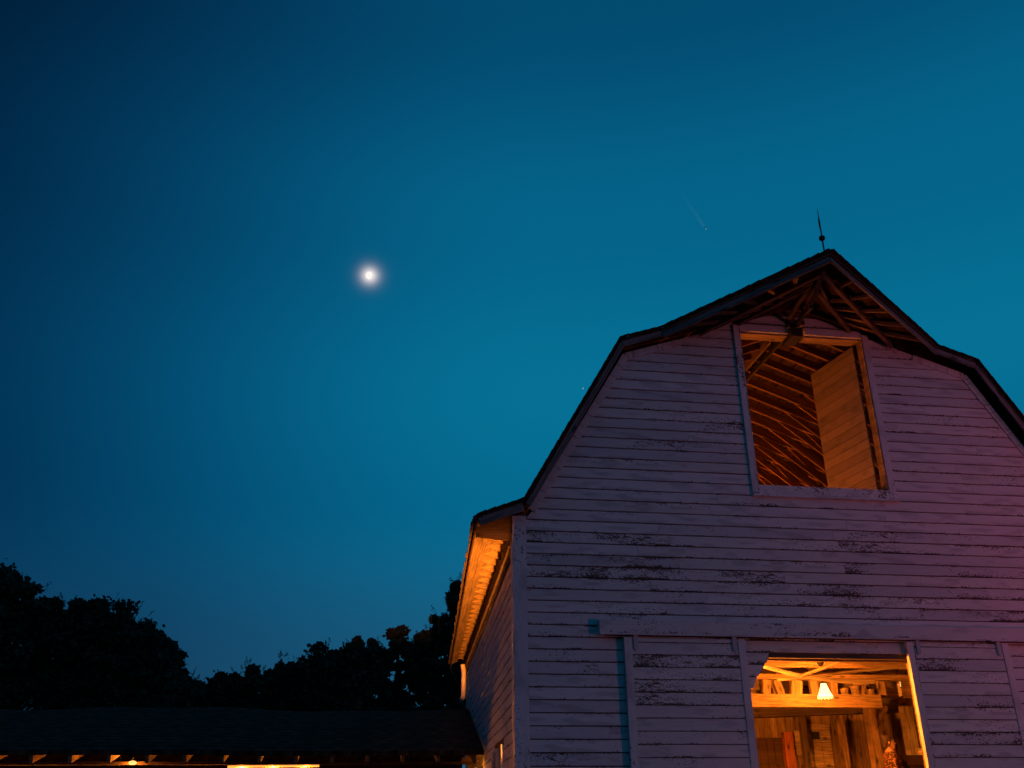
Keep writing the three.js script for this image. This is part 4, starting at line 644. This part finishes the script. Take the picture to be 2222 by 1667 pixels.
  tree('tall pointed conifer beside the barn eave', 'conifer_tree', 3.3, Z, [[-0.2, 12.3, 0, 0.38, 0.9, 0.4, 0.2], [-0.15, 11.3, 0, 0.75, 0.9, 0.7, 0.4], [0.5, 10.9, 0, 0.9, 0.9, 0.8, 0.4], [-0.6, 10.2, 0.1, 1.15, 1.0, 1.0, 0.55], [0.3, 9.4, 0, 1.6, 1.1, 1.2, 0.7], [-1.3, 9.5, 0, 1.0, 0.8, 0.9, 0.4], [-1.9, 8.5, 0, 1.2, 0.9, 1, 0.5], [-0.8, 8.4, 0, 1.5, 1.1, 1.2, 0.6], [0.1, 7.0, 0, 1.9, 1.6, 1.4, 0.9], [0, 5.4, 0, 2.1, 1.6, 1.6, 1.0]], 8000, 0.30, 78, true);
}
// ---------------------------------------------------------------- in the sky
{
  const eye = V(-2.081, 0, 13);
  const far = (d, k) => eye.clone().addScaledVector(d, k), lookBack = (o) => o.lookAt(camera.position.x, camera.position.y, camera.position.z);
  { // the sunlit part of the moon
    const p = far(MOON, 2400), g = new THREE.SphereGeometry(9.6, 32, 24, 0, 128 * D2R), o = put('moon', g, mat('moon_sunlit_face', { color: lin(0.3, 0.3, 0.3), emissive: lin(1, 0.93, 0.85), emissiveIntensity: 1.0, roughness: 1, side: THREE.DoubleSide }), scene);
    o.position.set(p.x, p.y + EYE, p.z); lookBack(o); o.rotateZ(-10 * D2R); o.castShadow = false; o.userData = { label: 'bright gibbous moon glowing in the dusk sky', category: 'moon' };
  }
  { // one star
    const p = far(V(0.21528, 0.41266, -0.88508), 2400), o = put('star', new THREE.SphereGeometry(1.2, 10, 8), mat('star_light', { color: lin(0, 0, 0), emissive: lin(0.55, 0.62, 0.7), emissiveIntensity: 1 }), scene); o.position.set(p.x, p.y + EYE, p.z); o.castShadow = false; o.userData = { label: 'single faint star above the left slope of the barn roof', category: 'star' };
  }
  { // airliner ahead of its contrail
    const p = far(V(0.32126, 0.54588, -0.77383), 2400), t = thing('airplane', 'tiny airplane at the lower end of a thin contrail', 'airplane', null, [p.x, p.y, p.z]);
    const m = mat('aluminium_skin', { color: lin(0.8, 0.8, 0.8), roughness: 0.4 }); t.lookAt(p.x + 40, p.y - 40 + EYE, p.z - 15);
    const f = put('fuselage', new THREE.CapsuleGeometry(0.5, 7, 6, 12).rotateX(Math.PI / 2), m, t);
    const w = new THREE.Shape(); w.moveTo(0, 0.8); w.lineTo(4, -1.2); w.lineTo(4, -1.8); w.lineTo(0, -0.8); w.lineTo(-4, -1.8); w.lineTo(-4, -1.2); w.closePath(); put('wing', new THREE.ExtrudeGeometry(w, { depth: 0.15, bevelEnabled: false }).rotateX(Math.PI / 2), m, t);
    put('tail_fin', block(-0.08, 0.08, 0.2, 1.6, -3.9, -2.9), m, t); put('landing_light', new THREE.SphereGeometry(0.95, 10, 8), mat('landing_light_glow', { color: lin(1, 1, 1), emissive: lin(0.42, 0.44, 0.5), emissiveIntensity: 1 }), t).position.set(0, -0.3, 3.6);
  }
}

renderer.render(scene, camera);
